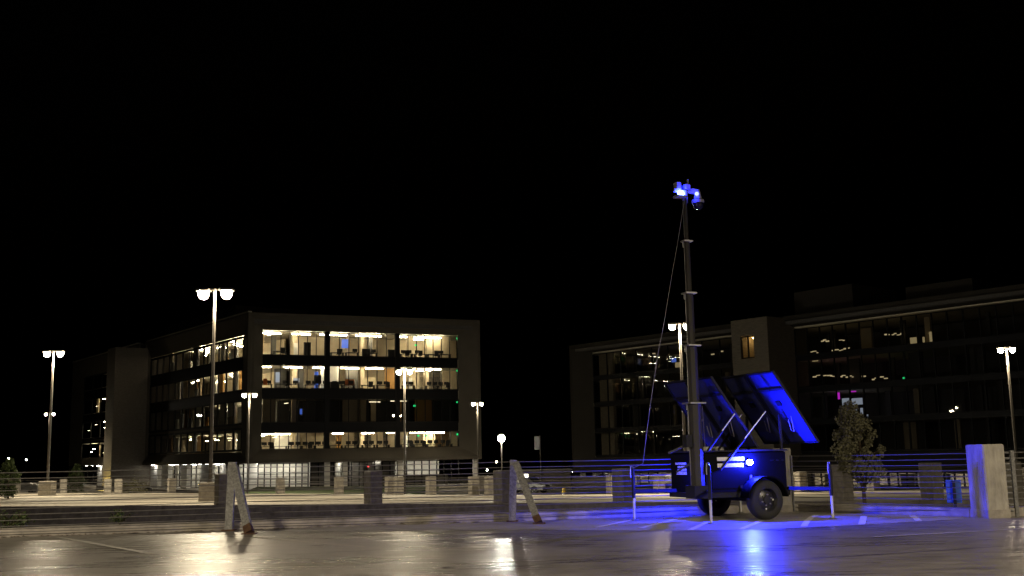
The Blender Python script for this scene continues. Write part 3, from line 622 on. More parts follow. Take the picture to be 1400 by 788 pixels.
lamp_post(73.5, 483, 70, 'double headed lamp post near the left edge, on a concrete block', span=.6, z_foot=dz(70), block=.95)
lamp_post(68, 566, 165, 'small distant double headed lamp low behind the leftmost post', span=.8, lens=lens_far)
lamp_post(341, 540, 92, 'double headed lamp post by the corner of the lit office', span=.6, head=.9)
lamp_post(553, 508, 72, 'double headed lamp post before the lit front windows of the office', span=.5, head=.85)
lamp_post(652.5, 552, 128, 'double headed lamp post at the right end of the lit office', span=.65)
lamp_post(929, 446, 56, 'double headed lamp post directly behind the trailer mast', span=.52, head=.85)
lamp_post(1376, 478, 66, 'double headed lamp post above the big concrete pillar at right', span=.5, head=.85)
lamp_post(685.5, 600, 85, 'low round glaring lamp between the two office buildings', single=True, lens=lens_glare, pr=.05)
for x, y, Y, lb in ((12, 627, 240, 'tiny white street lamp above the bush at the left edge'), (36, 629, 260, 'tiny white street lamp just left of the leftmost lamp post foot'), (96, 628, 235, 'tiny lamp beside the left end of the office building'),
                    (679, 632, 190, 'tiny distant lamp below the round glaring lamp'), (666, 643, 200, 'faint tiny distant lamp over the planted bank beside the office')):
    lamp_post(x, y, Y, lb, span=.5, lens=lens_far, head=.55, single=True, pr=.04)
# one more lamp of the same row stands on the near deck outside the picture
lamp_post(0, 0, 0, 'double headed lamp post on the near deck outside the picture', top=(16.5, 3.0, 9.3), z_foot=0.0, block=.95, span=.85, power=3900, blend=.35)
lamp_post(0, 0, 0, 'double headed lamp post on the near deck behind the viewer', top=(-14, -1.0, 9.3), z_foot=0.0, block=.95, span=.85, power=6000, blend=.35)

# ================================================================== CABLE BARRIERS
nb = empty('cable_barrier', P1, label='near steel cable barrier with leaning A shaped posts along the deck edge', cat='barrier')
def a_post(base, foot, top, par, off):
    base = base - off; foot = foot - off; top = top - off
    p = empty('steel_post', base, parent=par)
    up = top - base
    MB().bar((0, 0, .02), up, .13, .10, (0, 1, 0)).build('upright', galv, parent=p)
    f = foot - base; dv = (up - f); MB().bar(f + dv * .10, up - dv * .06 + Vector((.02, -.07, 0)), .13, .11, (0, 1, 0)).build('brace', galv, parent=p)
    MB().bar(f + Vector((0, 0, .015)), f + dv * .105, .135, .115, (0, 1, 0)).build('brace_foot', rust, parent=p)
    MB().box(-.11, .11, -.10, .10, .002, .025).build('base_plate', rust, parent=p)
    MB().box(f.x - .11, f.x + .11, f.y - .1, f.y + .1, .002, .022).build('base_plate', rust, parent=p)
T1 = at_y(318, 632, P1.y); T2 = at_y(702, 629, P2.y)
a_post(P1, at_z(341, 730.5, 0), T1, nb, P1); a_post(P2, at_z(737, 716.5, 0), T2, nb, P1)
Pm = P1 - dirA * 6.2; a_post(Pm, Pm + Vector((.55, -.8, 0)), Pm + Vector((0, 0, 1.13)), nb, P1)
P3c = Vector((5.22, 21.42, 0))
def sag(a, b, n=8, s=.012): return [a.lerp(b, i / n) - Vector((0, 0, s * math.sin(math.pi * i / n))) for i in range(n + 1)]
for i in range(11):
    z = .10 + i * .0985; zz = Vector((0, 0, z)); pts = []
    for a, b in ((PL, Pm), (Pm, P1), (P1, P2), (P2, P3c)):
        s = sag(a + zz, b + zz, 8, .006 + .012 * random.random()); pts += s if not pts else s[1:]
    MB().tube(pts, .0072, 5).build('cable', cable_steel, parent=nb, base=P1)
rb = empty('cable_barrier', P3c, label='steel cable barrier between the trailer and the big concrete pillar', cat='barrier')
for i in range(11):
    z = Vector((0, 0, .10 + i * .0985)); MB().tube(sag(P3c + z, P4 + Vector((.1, .1, 0)) + z, 6, .008), .0072, 5).build('cable', cable_steel, parent=rb, base=P3c)
MB().tube([P3c + Vector((.2, -.28, 0)), P3c + Vector((.2, -.28, 1.1))], .02, 6).build('spacer_post', galv, parent=rb, base=P3c)
Pq = P5 + Vector((.12, .12, 0)); rc = empty('cable_barrier', Pq, label='steel cables running off to the right edge beyond the big pillar', cat='barrier')
for i in range(11):
    z = Vector((0, 0, .10 + i * .0985)); MB().tube(sag(Pq + z - Vector((.3, 0, 0)), P6 + z, 6, .02), .0072, 5).build('cable', cable_steel, parent=rc, base=Pq)
    MB().tube([Pq + z + Vector((-.16, -.02, 0)), Pq + z + Vector((-.06, -.02, 0))], .02, 6).build('cable_anchor', galv, parent=rc, base=Pq)
MB().box(-.03, .03, -.03, .03, 0, 1.12).build('end_post', galv, parent=rc)
# big pillars
def pillar(pa, pb, depth, h, label, lean=0):
    e = (pb - pa); L = e.length; e.normalize(); t = empty('concrete_pillar', pa, math.atan2(e.y, e.x), label=label, cat='pillar', group='concrete pillars of the near deck edge')
    MB().bevbox(0, L, 0, depth, .08, h, .02).build('shaft', mat('pillar_concrete', (.33, .31, .27), .9, var=.34, scale=4, stretch=(2.2, 2.2, .7), bump=.6, bscale=22, detail=9), parent=t)
    MB().bevbox(-.006, L + .006, -.006, depth + .006, 0, .14, .004).build('foot_band', concrete_d, parent=t)
    return t
c0 = at_z(1352, 709, 0); c1 = at_z(1378, 708, 0); cl = at_z(1322, 708, 0)
pillar(c0, c0 + Vector((.42, .11, 0)), .46, 1.235, 'big bare concrete pillar at the right edge, its left face lit blue')
pillar(Vector((5.08, 21.22, 0)), Vector((5.42, 21.14, 0)), .42, 1.24, 'concrete pillar standing directly behind the rear of the trailer')
# far barrier on concrete posts along the near edge of the far deck
fb = empty('cable_barrier', fe(300), label='cable barrier on square concrete posts along the far side of the ramp', cat='barrier'); fb0 = fe(300)
pm = MB().bevbox(-.26, .26, -.26, .26, 0, 1.2, .02)
pmesh = None
for px in (-60, 110, 301, 508.5, 688, 853, 1012, 1157, 1281, 1392):
    p = fe(px) + Vector((0, .35, .0)); 
    if px == 110: continue
    if pmesh is None: o = pm.build('concrete_post', concrete, parent=fb); pmesh = o.data; o.location = p - fb0; o.rotation_euler.z = math.radians(38)
    else: inst(pmesh, 'concrete_post', fb, p - fb0, (0, 0, math.radians(38 + random.uniform(-5, 5))), (1, 1, random.uniform(.97, 1.02)))
for i in range(10):
    z = Vector((0, .34, .12 + i * .105)); MB().tube([fe(-200) + z, fe(1500) + z], .008, 5).build('cable', cable_steel, parent=fb, base=fb0)
# far edge of the far deck: short posts and cables
def ff(px):
    k = [-250, 0, 500, 740, 1150, 1600]
    for j in range(5):
        if px <= k[j + 1]: t = (px - k[j]) / (k[j + 1] - k[j]); return FARP[j].lerp(FARP[j + 1], t)
    return FARP[-1]
eb0 = ff(300); eb = empty('cable_barrier', eb0, label='far cable barrier with short pale posts along the outer edge of the lit deck', cat='barrier')
for px in (35, 112, 181, 197, 272, 340, 408, 473, 538, 551, 597, 655, 676, 840, 905, 985, 1094, 1190, 1262, 1330, 1398):
    p = ff(px) + Vector((0, -.5, .0)); inst(pmesh, 'concrete_post', eb, p - eb0, (0, 0, math.radians(30)), (.9, .9, .84))
for i in range(6):
    z = Vector((0, -.5, .12 + i * .16)); MB().tube([p + z for p in FARP], .01, 4).build('cable', cable_steel, parent=eb, base=eb0)

# ================================================================== TRAILER
TC = Vector((4.06, 19.75, 0)); ang = math.atan2(.4, .917)
tr_ = empty('surveillance_trailer', TC, ang, label='black two wheeled surveillance trailer with solar panels, tall mast and blue lights', cat='trailer')
# local x = along the trailer (right/back), local y = away from the near side, so near side is y = -n
bx0, bx1, by0, by1, bz0, bz1 = -1.10, .66, -.60, .52, .50, 1.19
body = MB().bevbox(bx0, bx1, by0, by1, bz0, bz1, .025).build('body', black_paint, parent=tr_)
MB().box(bx0 - .02, bx1 + .02, by0 - .02, by1 + .02, bz1 + .002, bz1 + .03).build('lid', black_matt, parent=body)
for z0, z1, x1 in ((1.035, 1.10, -.26), (.925, .99, -.28)): MB().box(-.83, x1, by0 - .006, by0 - .001, z0, z1).build('white_stripe', white_vinyl, parent=body)
tr2 = random.Random(5)
for z0, z1, a, b in ((.978, 1.015, -.34, .02), (.925, .958, -.25, -.01), (.872, .905, -.28, .02), (.80, .855, -.31, .03)):
    mb = MB(); x = -b; e = -a
    if z1 - z0 > .05: mb.box(bx0 - .006, bx0 - .001, x, e, z0, z0 + .012).box(bx0 - .006, bx0 - .001, x, e, z1 - .012, z1); z0 += .016; z1 -= .016
    while x < e - .02:
        wd = tr2.uniform(.018, .03); mb.box(bx0 - .006, bx0 - .001, x, x + wd * .3, z0, z1)
        if tr2.random() < .8: mb.box(bx0 - .006, bx0 - .001, x + wd * .31, x + wd, z1 - .009, z1)
        if tr2.random() < .7: mb.box(bx0 - .006, bx0 - .001, x + wd * .31, x + wd, z0, z0 + .009)
        if tr2.random() < .5: mb.box(bx0 - .006, bx0 - .001, x + wd * .75, x + wd, z0 + .0095, z1 - .0095)
        x += wd + .008
    mb.build('text_line', white_vinyl, parent=body, label='line of small white lettering')
# doors, handles, hinges, vents
MB().box(-.95, -.10, by0 - .004, by0 - .0005, .56, .90).build('side_door', black_paint, parent=body)
MB().box(-.16, -.13, by0 - .03, by0 - .004, .68, .78).build('handle', chrome, parent=body)
for x in (.30, .42, .54): MB().box(x, x + .07, by0 - .012, by0 - .001, 1.02, 1.03).build('vent_slot', black_matt, parent=body)
MB().box(bx1 + .001, bx1 + .02, -.5, .42, .58, 1.12).build('rear_door', black_matt, parent=body)
# chassis
ch = MB().box(-1.15, .72, -.58, -.50, .40, .495).box(-1.15, .72, .42, .50, .40, .495).box(-1.15, -1.07, -.49, .41, .40, .49).box(.64, .72, -.49, .41, .40, .49).box(-.2, -.12, -.49, .41, .40, .49)
ch.build('chassis', black_matt, parent=tr_)
MB().tube([(0, -.80, .345), (0, .80, .345)], .04, 10).build('axle', black_matt, parent=tr_)
for y in (-.52, .44): MB().bar((-.38, y, .40), (0, y, .37), .06, .05).bar((0, y, .37), (.38, y, .40), .06, .05).build('leaf_spring', black_matt, parent=tr_)
for sg in (-1, 1):
    wv = empty('wheel', (0, sg * .78, .345), parent=tr_)
    prof = [(.20, -.10), (.225, -.105), (.30, -.105), (.33, -.085), (.345, -.05), (.345, .05), (.33, .085), (.30, .105), (.225, .105), (.20, .10)]
    MB().lathe(prof, 'y', 36).build('tyre', rubber, parent=wv, smooth=True)
    f = sg
    MB().lathe([(.205, f * .09), (.19, f * .06), (.17, f * .02), (.12, f * .045), (.075, f * .05), (.07, f * .085), (.0, f * .09)], 'y', 24).build('rim', rim_m, parent=wv, smooth=True)
    for k in range(6):
        a = k * math.pi / 3 + .3; MB().tube([(.095 * math.cos(a), f * .045, .095 * math.sin(a)), (.095 * math.cos(a), f * .075, .095 * math.sin(a))], .013, 6).build('wheel_nut', chrome, parent=wv)
    for k in range(8):
        a = k * math.pi / 4; c = (.155 * math.cos(a), f * .036, .155 * math.sin(a)); MB().lathe([(0, c[1]), (.017, c[1]), (.017, c[1] - f * .004)], 'y', 8, (c[0], 0, c[2])).build('rim_hole', white_vinyl if k % 3 == 0 else rubber, parent=wv)
    # rounded fender
    mb = MB(); n = 16; ys = (sg * .655, sg * .915) if sg > 0 else (sg * .915, sg * .655); vs = []; R0, R1 = .40, .425
    for k in range(n + 1):
        a = math.radians(8 + 164 * k / n); cx, cz = math.cos(a), math.sin(a)
        for yy in ys:
            for R in (R0, R1): vs.append((R * cx * 1.02, yy, .335 + R * cz))
    fs = []
    for k in range(n):
        b = k * 4; c = b + 4; fs += [(b, c, c + 2, b + 2), (b + 1, b + 3, c + 3, c + 1), (b, b + 1, c + 1, c), (b + 2, c + 2, c + 3, b + 3)]
    fs += [(0, 2, 3, 1), (n * 4, n * 4 + 1, n * 4 + 3, n * 4 + 2)]
    fn = mb.add(vs, fs).build('fender', black_paint, parent=tr_, smooth=True)
    y = sg * .60; MB().box(-.40, .40, min(y, sg * .653), max(y, sg * .653), .55, .60).build('bracket', black_matt, parent=fn)
# stabiliser jacks
for (x, y), (ax, ay), top in (((-1.86, .57), (-1.08, .35), .93), ((-1.37, -1.14), (-1.0, -.50), .98), ((.97, -1.39), (.66, -.45), .95), ((.85, 1.15), (.66, .35), .95)):
    j = empty('jack', (x, y, 0), parent=tr_)
    MB().tube([(0, 0, .40), (0, 0, top)], .032, 10).build('outer_tube', black_matt, parent=j, smooth=True)
    MB().tube([(0, 0, .03), (0, 0, .41)], .024, 10).build('inner_tube', jack_white, parent=j, smooth=True)
    MB().lathe([(0, .03), (.05, .03), (.085, .006), (0, .006)], 'z', 14).build('foot', galv, parent=j)
    MB().tube([(0, 0, top), (.0, 0, top + .035), (-.06, -.03, top + .03), (-.075, -.035, top - .10), (-.07, -.035, top - .16)], .010, 6).build('crank_handle', chrome, parent=j, smooth=True)
    MB().bar((0, 0, .52), (ax - x, ay - y, .52), .05, .06).build('arm', black_matt, parent=j)
# mast
MX, MY = -1.20, -.52
m_ = empty('mast', (MX, MY, 0), parent=tr_)
secs = [(.48, 2.05, .125), (2.05, 3.07, .098), (3.07, 4.01, .075), (4.01, 4.96, .056), (4.96, 5.84, .040)]
for i, (z0, z1, r) in enumerate(secs):
    MB().tube([(0, 0, z0), (0, 0, z1)], r, 8).build('mast_section', mast_m, parent=m_)
    if i < 4: MB().bevbox(-r - .035, r + .035, -r - .025, r + .025, z1 - .014, z1 + .014, .006).build('collar', chrome, parent=m_)
    if i < 4: MB().tube([(-r - .03, -.02, z1 - .12), (-r - .03, -.02, z1 - .02)], .018, 8).build('pulley', chrome, parent=m_)
MB().tube([(-.14, -.03, 1.93), (-.15, -.03, 1.4), (-.14, -.02, .8)], .008, 6).tube([(.135, -.05, 2.0), (.15, -.06, 1.2), (.14, -.05, .7)], .006, 6).build('winch_rope', cable_steel, parent=m_)
MB().box(-.24, -.12, -.08, .06, 1.28, 1.50).build('winch', black_matt, parent=m_)
MB().box(-.16, .16, -.15, .15, .40, .62).box(.10, .20, -.05, .10, .62, 1.0).build('mast_foot', black_matt, parent=m_)
MB().bar((-.38, .30, 1.19), (-.10, .02, 1.36), .035, .035).bar((-.36, .1, .86), (-.10, -.02, 1.02), .03, .03).build('mast_stay', mast_m, parent=m_)
# camera head on the mast
hd = empty('camera_head', (MX, MY, 5.80), parent=tr_)
MB().bar((-.22, 0, .08), (.24, 0, .08), .05, .05).tube([(0, 0, 0), (0, 0, .1)], .055, 10).build('cross_bar', cam_white, parent=hd)
MB().bevbox(-.19, -.09, -.06, .06, .11, .24, .01).build('junction_box', cam_white, parent=hd)
MB().bevbox(.0, .11, -.05, .05, .12, .22, .01).build('junction_box', cam_white, parent=hd)
MB().tube([(.085, 0, .22), (.085, 0, .32)], .016, 8).build('antenna', cam_white, parent=hd)
MB().bar((.14, 0, .12), (.26, -.02, .10), .07, .06).tube([(.26, -.02, .13), (.27, -.02, -.04)], [.05, .075], 12).build('camera_bracket', cam_white, parent=hd, smooth=True)
MB().lathe([(.0, -.24), (.045, -.235), (.085, -.20), (.105, -.13), (.105, -.05), (.07, -.035)], 'z', 18, (.27, -.02, 0)).build('camera_dome', dark_glass, parent=hd, smooth=True)
MB().lathe([(.109, -.06), (.112, -.09), (.109, -.12)], 'z', 18, (.27, -.02, 0)).build('dome_ring', cam_white, parent=hd, smooth=True)
MB().bevbox(-.24, -.02, -.14, .02, -.06, -.02, .01).build('strobe_shelf', cam_white, parent=hd)
MB().lathe([(.055, 0), (.055, .05), (.035, .085), (0, .095)], 'z', 14, (-.12, -.07, -.018)).build('strobe', strobe_top, parent=hd, smooth=True)
MB().lathe([(.035, 0), (.035, -.03), (0, -.045)], 'y', 12, (.19, -.10, .03)).build('strobe', mat('blue_strobe_small_lit', (.1, .1, .9), .2, emit=(.1, .12, 1), estr=8), parent=hd, smooth=True)
MB().tube([(-.05, -.03, 0), (-.07, -.05, -.10)], .015, 6).tube([(.03, -.03, 0), (.02, -.05, -.14)], .012, 6).build('cable_gland', chrome, parent=hd)
# side strobes on the body
def strobe(x, y, z, sg, par):
    MB().bevbox(x - .075, x + .075, min(y, y + sg * .03), max(y, y + sg * .03), z - .045, z + .045, .008).build('strobe_base', black_matt, parent=par)
    MB().lathe([(.048, y + sg * .02), (.048, y + sg * (.040 if sg < 0 else .075)), (.058, y + sg * (.040 if sg < 0 else .075)), (.058, y + sg * .02)], 'y', 18, (x, 0, z)).build('bezel', black_matt, parent=par, smooth=True)
    MB().lathe([(.046, y + sg * .034), (.045, y + sg * (.075 if sg < 0 else .045)), (.034, y + sg * (.095 if sg < 0 else .06)), (0, y + sg * (.105 if sg < 0 else .068))], 'y', 14, (x, 0, z)).build('strobe', strobe_on if sg < 0 else strobe_rear, parent=par, smooth=True)
strobe(-.18, by0, 1.0, -1, body); strobe(-.75, by1, .62, 1, body)
MB().bevbox(bx0 - .03, bx0 - .001, -.46, -.34, .70, .80, .008).build('strobe_base', black_matt, parent=body)
MB().lathe([(.046, bx0 - .031), (.042, bx0 - .05), (.028, bx0 - .062), (0, bx0 - .066)], 'x', 14, (0, -.40, .75)).build('strobe', strobe_rear, parent=body, smooth=True)
# slack line hanging from the mast head to the front jack
pts = [at_y(936, 272, 18.45), at_y(926, 335, 18.6), at_y(918, 380, 18.7), at_y(907, 447, 18.85), at_y(899, 487, 19.0), at_y(889, 555, 19.2), at_y(881, 618, 19.4), at_y(879, 634, 19.45)]
Ri = Matrix.Rotation(-ang, 3, 'Z')
MB().tube([Ri @ (p - TC) for p in pts] + [Vector((-1.86, .57, .93))], .005, 5).build('slack_line', cable_steel, parent=tr_)
# solar panels: two tilted banks, seen from below
def solar(x_top, z_top, x_bot, z_bot, y0, y1, ym):
    s = empty('solar_panel', (x_top, 0, z_top), parent=tr_)
    e = Vector((x_bot - x_top, 0, z_bot - z_top)); L = e.length; e.normalize(); nn = Vector((e.z, 0, -e.x))  # nn: towards lower left (underside)
    if nn.z > 0: nn = -nn
    def slab(a0, a1, c0, c1, t0, t1): # along slope a, across y c, thickness t towards underside
        mb = MB(); q = lambda a, c, t: e * a + Vector((0, c, 0)) + nn * t
        return mb.hexa([q(a0, c0, t0), q(a1, c0, t0), q(a1, c1, t0), q(a0, c1, t0), q(a0, c0, t1), q(a1, c0, t1), q(a1, c1, t1), q(a0, c1, t1)])
    for c0, c1 in ((y0, ym - .012), (ym + .012, y1)):
        slab(.01, L - .01, c0 + .01, c1 - .01, .0, .012).build('backsheet', panel_back, parent=s)
        slab(.012, L - .012, c0 + .012, c1 - .012, -.006, -.001).build('cells', panel_cell, parent=s)
        fr = slab(0, .025, c0, c1, -.008, .035); 
        for a in ((L - .025, L, c0, c1), (.026, L - .026, c0, c0 + .022), (.026, L - .026, c1 - .022, c1)): 
            g = slab(*a, -.008, .035); fr.add(g.v, g.f)
        fr.build('frame', panel_frame, parent=s)
        slab(L * .40, L * .40 + .1, (c0 + c1) / 2 - .06, (c0 + c1) / 2 + .06, .014, .035).build('junction_box', black_matt, parent=s)
    for a in (L * .22,): slab(a, a + .045, y0 + .02, y1 - .02, .036, .056).build('rail', panel_frame, parent=s)
    for c in (ym - .02,): slab(.02, L - .02, c, c + .04, .063, .088).build('rail', panel_frame, parent=s)
    for c in (y0 + .3, ym + .2):
        q = lambda a, c, t: e * a + Vector((0, c, 0)) + nn * t
        MB().tube([q(L * .62, c, .02), q(L * .70, c + .02, .06), q(L * .80, c + .06, .10), q(L * .78, c + .12, .10), q(L * .66, c + .12, .03)], .009, 6).build('lead', cam_white, parent=s, smooth=True)
    return s
solar(.21, 2.61, 1.13, 1.34, -.97, .62, -.16)
solar(-.80, 2.53, .13, 1.27, -.52, 1.06, .27)
for a, b in (((-.79, -.63, .88), (.24, -.63, 1.90)), ((-1.03, -.63, 1.22), (-.43, -.63, 1.86)), ((-.32, .1, 1.22), (.24, .1, 1.88)), ((-.99, .35, 1.22), (-.45, .35, 1.80))):
    a = Vector(a); b = Vector(b); st = empty('gas_strut', a, parent=tr_); d = b - a
    MB().tube([Vector((0, 0, 0)), d * .52], .024, 8).build('cylinder_tube', black_matt, parent=st, smooth=True)
    MB().tube([d * .5, d], .014, 8).build('rod', chrome, parent=st, smooth=True)
MB().bar((bx1 - .06, -.55, 1.22), (bx1 - .06, -.55, 1.85), .04, .04).bar((bx1 - .06, .45, 1.22), (bx1 - .06, .45, 1.85), .04, .04).build('panel_support', black_matt, parent=tr_)
for x in (-.9, -.62, -.35): MB().box(x, x + .16, .1, .25, bz1 + .032, bz1 + .10).build('hinge_block', cam_white, parent=tr_)

# ================================================================== PLANTS
def leaves(center_fn, n, size, rng):
    mb = MB()
    for _ in range(n):
        c = center_fn(rng); a = Vector((rng.gauss(0, 1), rng.gauss(0, 1), rng.gauss(0, 1))).normalized(); b = a.cross(Vector((rng.gauss(0, 1), rng.gauss(0, 1), rng.gauss(0, 1)))).normalized()
        s = size * rng.uniform(.6, 1.3); mb.add([c - a * s, c + b * s * .5, c + a * s, c - b * s * .5], [(0, 1, 2, 3)])
    return mb
def tree(base, h, zc0, rx, label, m, n, name='tree', seed=1, size=.06, skew=0.0):
    rng = random.Random(seed); t = empty(name, base, label=label, cat='tree')
    tk = MB().tube([(0, 0, 0), (.03, .02, h * .5), (0, 0, h * .75), (.02, 0, h * .96)], [.07, .055, .035, .012], 8)
    cl = []
    NC = 64
    for k in range(NC):
        u = (k + .5) / NC; z = zc0 + (h - zc0) * (.06 + .9 * u); env = rx * (math.sin(math.pi * (.12 + .85 * u ** .8)) ** .8) * (1.05 - .35 * u); a = k * 2.4 + rng.uniform(-.4, .4); r = env * math.sqrt(rng.uniform(.05, .9))
        c = Vector((r * math.cos(a) + skew * u, r * math.sin(a), z)); cl.append((c, rx * rng.uniform(.14, .30)))
        tk.tube([(0, 0, max(zc0 * .9, z - .35)), tuple(c)], [.016, .005], 5)
    tk.build('trunk', bark, parent=t, smooth=True)
    def fn(r_):
        c, q = r_.choice(cl); d = Vector((r_.gauss(0, 1), r_.gauss(0, 1), r_.gauss(0, 1))); d.normalize(); return c + d * q * (r_.random() ** .45)
    leaves(fn, n, size, rng).build('crown', m, parent=t)
    return t
def at_base(px, py, Y, z): q = at_y(px, py, Y); return Vector((q.x, q.y, z))
qt = at_y(1163, 552, 29.5); tree(at_base(1179, 660, 29.5, G), qt.z - G, 3.05, .78, 'slender olive tree rising behind the fence right of the trailer', leaf_a, 8000, seed=4, size=.045, skew=-.25)
qt = at_y(12, 628, 60); tree(at_base(12, 650, 60, G), qt.z - G, 2.2, .8, 'small green tree at the left edge beyond the far barrier', leaf_b, 3500, seed=9, size=.07)
qt = at_y(104, 634, 90); tree(at_base(104, 650, 90, G), qt.z - G, 1.2, .9, 'thin young tree before the left wing of the office', leaf_b, 2200, seed=12, size=.08)
def shrub(base, h, r, label, m, n, seed, size=.05, name='shrub', spiky=False):
    rng = random.Random(seed); t = empty(name, base, label=label, cat='shrub'); st = MB(); cl = []
    for k in range(14):
        a = rng.random() * 6.3; q = r * rng.uniform(.2, 1); tip = Vector((q * math.cos(a), q * math.sin(a), h * rng.uniform(.45, 1) * (1 - .35 * q / r))); st.tube([(0, 0, 0), tuple(tip * .5 + Vector((0, 0, h * .1))), tuple(tip)], [.012, .008, .003], 5); cl.append(tip)
    st.build('stem', bark, parent=t)
    def fn(r_): tip = r_.choice(cl); u = r_.uniform(.35, 1.05); return tip * u + Vector((r_.gauss(0, 1), r_.gauss(0, 1), r_.gauss(0, 1))) * r * .13
    leaves(fn, n, size, rng).build('foliage', m, parent=t); return t
q = at_y(183, 668, 100); shrub(Vector((q.x, q.y, G)), at_y(183, 648, 100).z - G, 1.3, 'pale leafy shrub at the foot of the concrete stair tower', leaf_c, 1500, 3, .12)
def kpt(px, extra=.30):  # a point on the gravelly outer side of the kerb under image column px
    p = at_z(px, 720, 0.05); d = (p - P1).dot(dirA); return P1 + dirA * d + Vector((-dirA.y, dirA.x, 0)) * extra + Vector((0, 0, .148))
shrub(kpt(52), .36, .34, 'dark scrubby weed on the kerb at the left edge', leaf_b, 500, 5, .028, 'weed'); shrub(kpt(177), .30, .2, 'small dark weed on the kerb between scrubby weed and steel post', leaf_b, 380, 6, .024, 'weed')
for px in (712, 800, 1205):
    pass

# ================================================================== STREET THINGS
def car(loc, rz, label, m):
    t = empty('parked_car', loc, rz, label=label, cat='car', group='parked cars')
    # side profile, nose towards -x
    prof = [(-2.25, .35), (-2.28, .62), (-2.15, .80), (-1.25, .98), (-.55, 1.48), (.9, 1.55), (1.75, 1.42), (2.2, 1.0), (2.25, .5), (2.2, .35)]
    vs = []; n = len(prof)
    for y, k in ((-.92, 0), (-.84, 1), (.84, 1), (.92, 0)):
        for x, z in prof: up = z > 1.0; yy = (abs(y) - (.16 if up else 0)) * (1 if y > 0 else -1); vs.append((x, yy, z if k == 0 else z + .02))
    fs = [tuple(range(n)), tuple(range(3 * n, 4 * n))]
    for r in range(3):
        for i in range(n): j = (i + 1) % n; fs.append((r * n + i, r * n + j, (r + 1) * n + j, (r + 1) * n + i))
    MB().add(vs, fs).build('body', m, parent=t, smooth=False)
    MB().hexa([(-1.2, -.72, 1.03), (-1.2, .72, 1.03), (-.62, .66, 1.46), (-.62, -.66, 1.46), (-1.24, -.72, 1.06), (-1.24, .72, 1.06), (-.66, .66, 1.5), (-.66, -.66, 1.5)]).build('windscreen', car_glass, parent=t)
    for y in (-.80, .80):
        s = 1 if y > 0 else -1; MB().hexa([(-1.0, y * .955, 1.04), (1.7, y * .955, 1.04), (1.5, y * .955, 1.42), (-.5, y * .955, 1.42), (-1.0, y * 1.01, 1.04), (1.7, y * 1.01, 1.04), (1.5, y * .985, 1.42), (-.5, y * .985, 1.42)]).build('side_window', car_glass, parent=t)
    for y in (-.62, .62): MB().bevbox(-2.30, -2.10, y - .22, y + .22, .66, .82, .03).build('headlight', car_lamp, parent=t)
    MB().box(-2.31, -2.26, -.38, .38, .52, .74).build('grille', black_matt, parent=t)
    MB().box(-2.33, -2.2, -.9, .9, .34, .46).build('bumper', black_matt, parent=t)
    for x in (-1.4, 1.4):
        for y in (-.84, .84):
            wv = MB().lathe([(.0, -.1), (.2, -.1), (.33, -.1), (.35, -.05), (.35, .05), (.33, .1), (.2, .1), (0, .1)], 'y', 20).build('wheel', rubber, parent=t, smooth=True); wv.location = (x, y, .35)
            rm = MB().lathe([(.21, -.105), (.18, -.09), (.0, -.106), (0, .106), (.18, .09), (.21, .105)], 'y', 14).build('rim', chrome, parent=wv)
    return t
MB().box(-12, 12, 90, 108, G + .004, -2.25).build('access_road', mat('road_asphalt', (.06, .058, .055), .9, var=.3, scale=1), kind='structure')
qc = at_y(719, 679, 99); car(Vector((qc.x, qc.y, -2.246)), math.radians(150), 'grey car half hidden behind the leaning brace of the second steel post', car_paint)
qc = at_y(31, 650, 150); car(Vector((qc.x, qc.y, G)), math.radians(10), 'pale car parked far off at the left edge under the tiny lamps', mat('car_white_paint', (.6, .6, .58), .3))
def wall_box(x0, x1, ytop, Y0, Y1, th, name, label, m, cap=None):
    a = at_y(x0, ytop, Y0); b = at_y(x1, ytop, Y1); z = (a.z + b.z) / 2; e = Vector((b.x - a.x, b.y - a.y, 0)).normalized(); n = Vector((-e.y, e.x, 0)) * th
    t = empty(name, (a.x, a.y, G), label=label, cat='wall'); p = [a, b, b + n, a + n]
    MB().prism([(v.x, v.y) for v in p], G, z).build('wall_body', m, parent=t, base=(a.x, a.y, G))
    p = [a - e * .1 - n * .1, b + e * .1 - n * .1, b + e * .1 + n * 1.1, a - e * .1 + n * 1.1]
    MB().prism([(v.x, v.y) for v in p], z + .003, z + .12).build('coping', cap or concrete, parent=t, base=(a.x, a.y, G)); return t
wall_box(709, 780, 643.5, 112, 116, 1.2, 'garden_wall', 'long brown wall with a pale coping behind the parked grey car', wall_tan)
wall_box(781, 842, 653, 118, 114, .6, 'garden_wall', 'lower plain wall right of the brown wall, behind the blue lit cables', wall_tan)
wall_box(655, 700, 652, 106, 106, .6, 'garden_wall', 'short pale wall under the round glaring lamp', wall_tan)
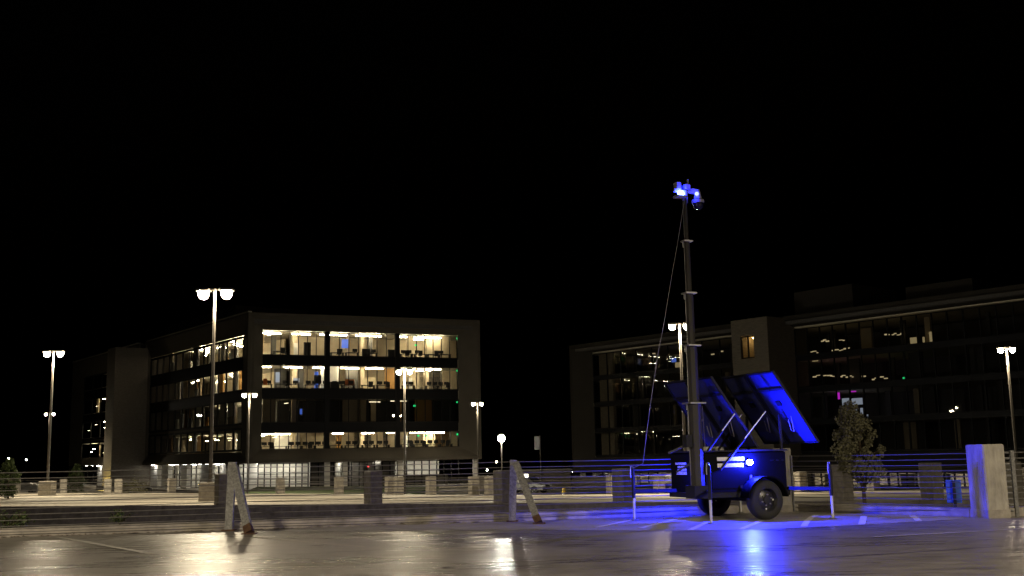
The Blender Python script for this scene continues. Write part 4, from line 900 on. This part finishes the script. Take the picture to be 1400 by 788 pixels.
# planters of the bank right of the left building
qb = at_y(771, 667, 82); t = empty('bollard', (qb.x, qb.y, G), label='yellow bollard in front of the end of the brown wall', cat='bollard')
MB().tube([(0, 0, 0), (0, 0, qb.z - G - .1)], .15, 12).lathe([(.15, 0), (.11, .07), (0, .1)], 'z', 12, (0, 0, qb.z - G - .1)).build('post', yellow_p, parent=t, smooth=True)
MB().lathe([(.153, 0), (.153, .15)], 'z', 12, (0, 0, qb.z - G - .5)).build('band', white_vinyl, parent=t)
qs = at_y(734, 597, 112); t = empty('banner_sign', (qs.x, qs.y, G), label='pale grey upright sign panel on a post between the two buildings', cat='sign')
hz = qs.z - G; MB().bevbox(-.27, .27, -.04, .04, hz - 1.35, hz, .01).build('panel', sign_grey, parent=t); MB().tube([(.32, 0, 0), (.32, 0, hz + .1)], .05, 8).build('post', pole_metal, parent=t); MB().bar((-.27, 0, hz + .04), (.34, 0, hz + .04), .03, .03).build('bracket', pole_metal, parent=t)
qs = at_y(718, 651, 96); t = empty('light_box_sign', (qs.x, qs.y, G), label='small glowing white sign box above the parked grey car', cat='sign')
hz = qs.z - G; MB().bevbox(-.28, .28, -.1, .1, hz - .15, hz + .17, .02).build('panel', light_box, parent=t); MB().tube([(0, 0, 0), (0, 0, hz - .15)], .05, 8).build('post', pole_metal, parent=t)
# blue sign behind the cables beside the pillar
Ys = 20.6; zt_ = at_y(1304, 656.5, Ys).z; zb_ = at_y(1304, 688, Ys).z; qx = at_y(1304, 670, Ys).x
t = empty('parking_sign', (qx, Ys, G), math.radians(-12), label='blue parking sign on a dark post behind the cables beside the pillar', cat='sign')
MB().bevbox(-.135, .135, .0, .01, zb_ - G, zt_ - G, .004).build('panel', sign_blue, parent=t); MB().bar((0, -.03, 0), (0, -.03, zt_ - G - .01), .05, .05, (0, 1, 0)).build('post', black_matt, parent=t)
# litter bin before the left building
qb = at_y(203, 655, 118); t = empty('litter_bin', (qb.x, qb.y, G), label='dark litter bin on the paving before the white lobby panels', cat='bin')
MB().lathe([(0, 0), (.38, 0), (.42, .9), (.45, .95), (.40, 1.2), (.12, 1.3), (0, 1.3)], 'z', 16).build('body', black_matt, parent=t, smooth=True); MB().lathe([(.46, .93), (.46, 1.0)], 'z', 16).build('rim', galv, parent=t)
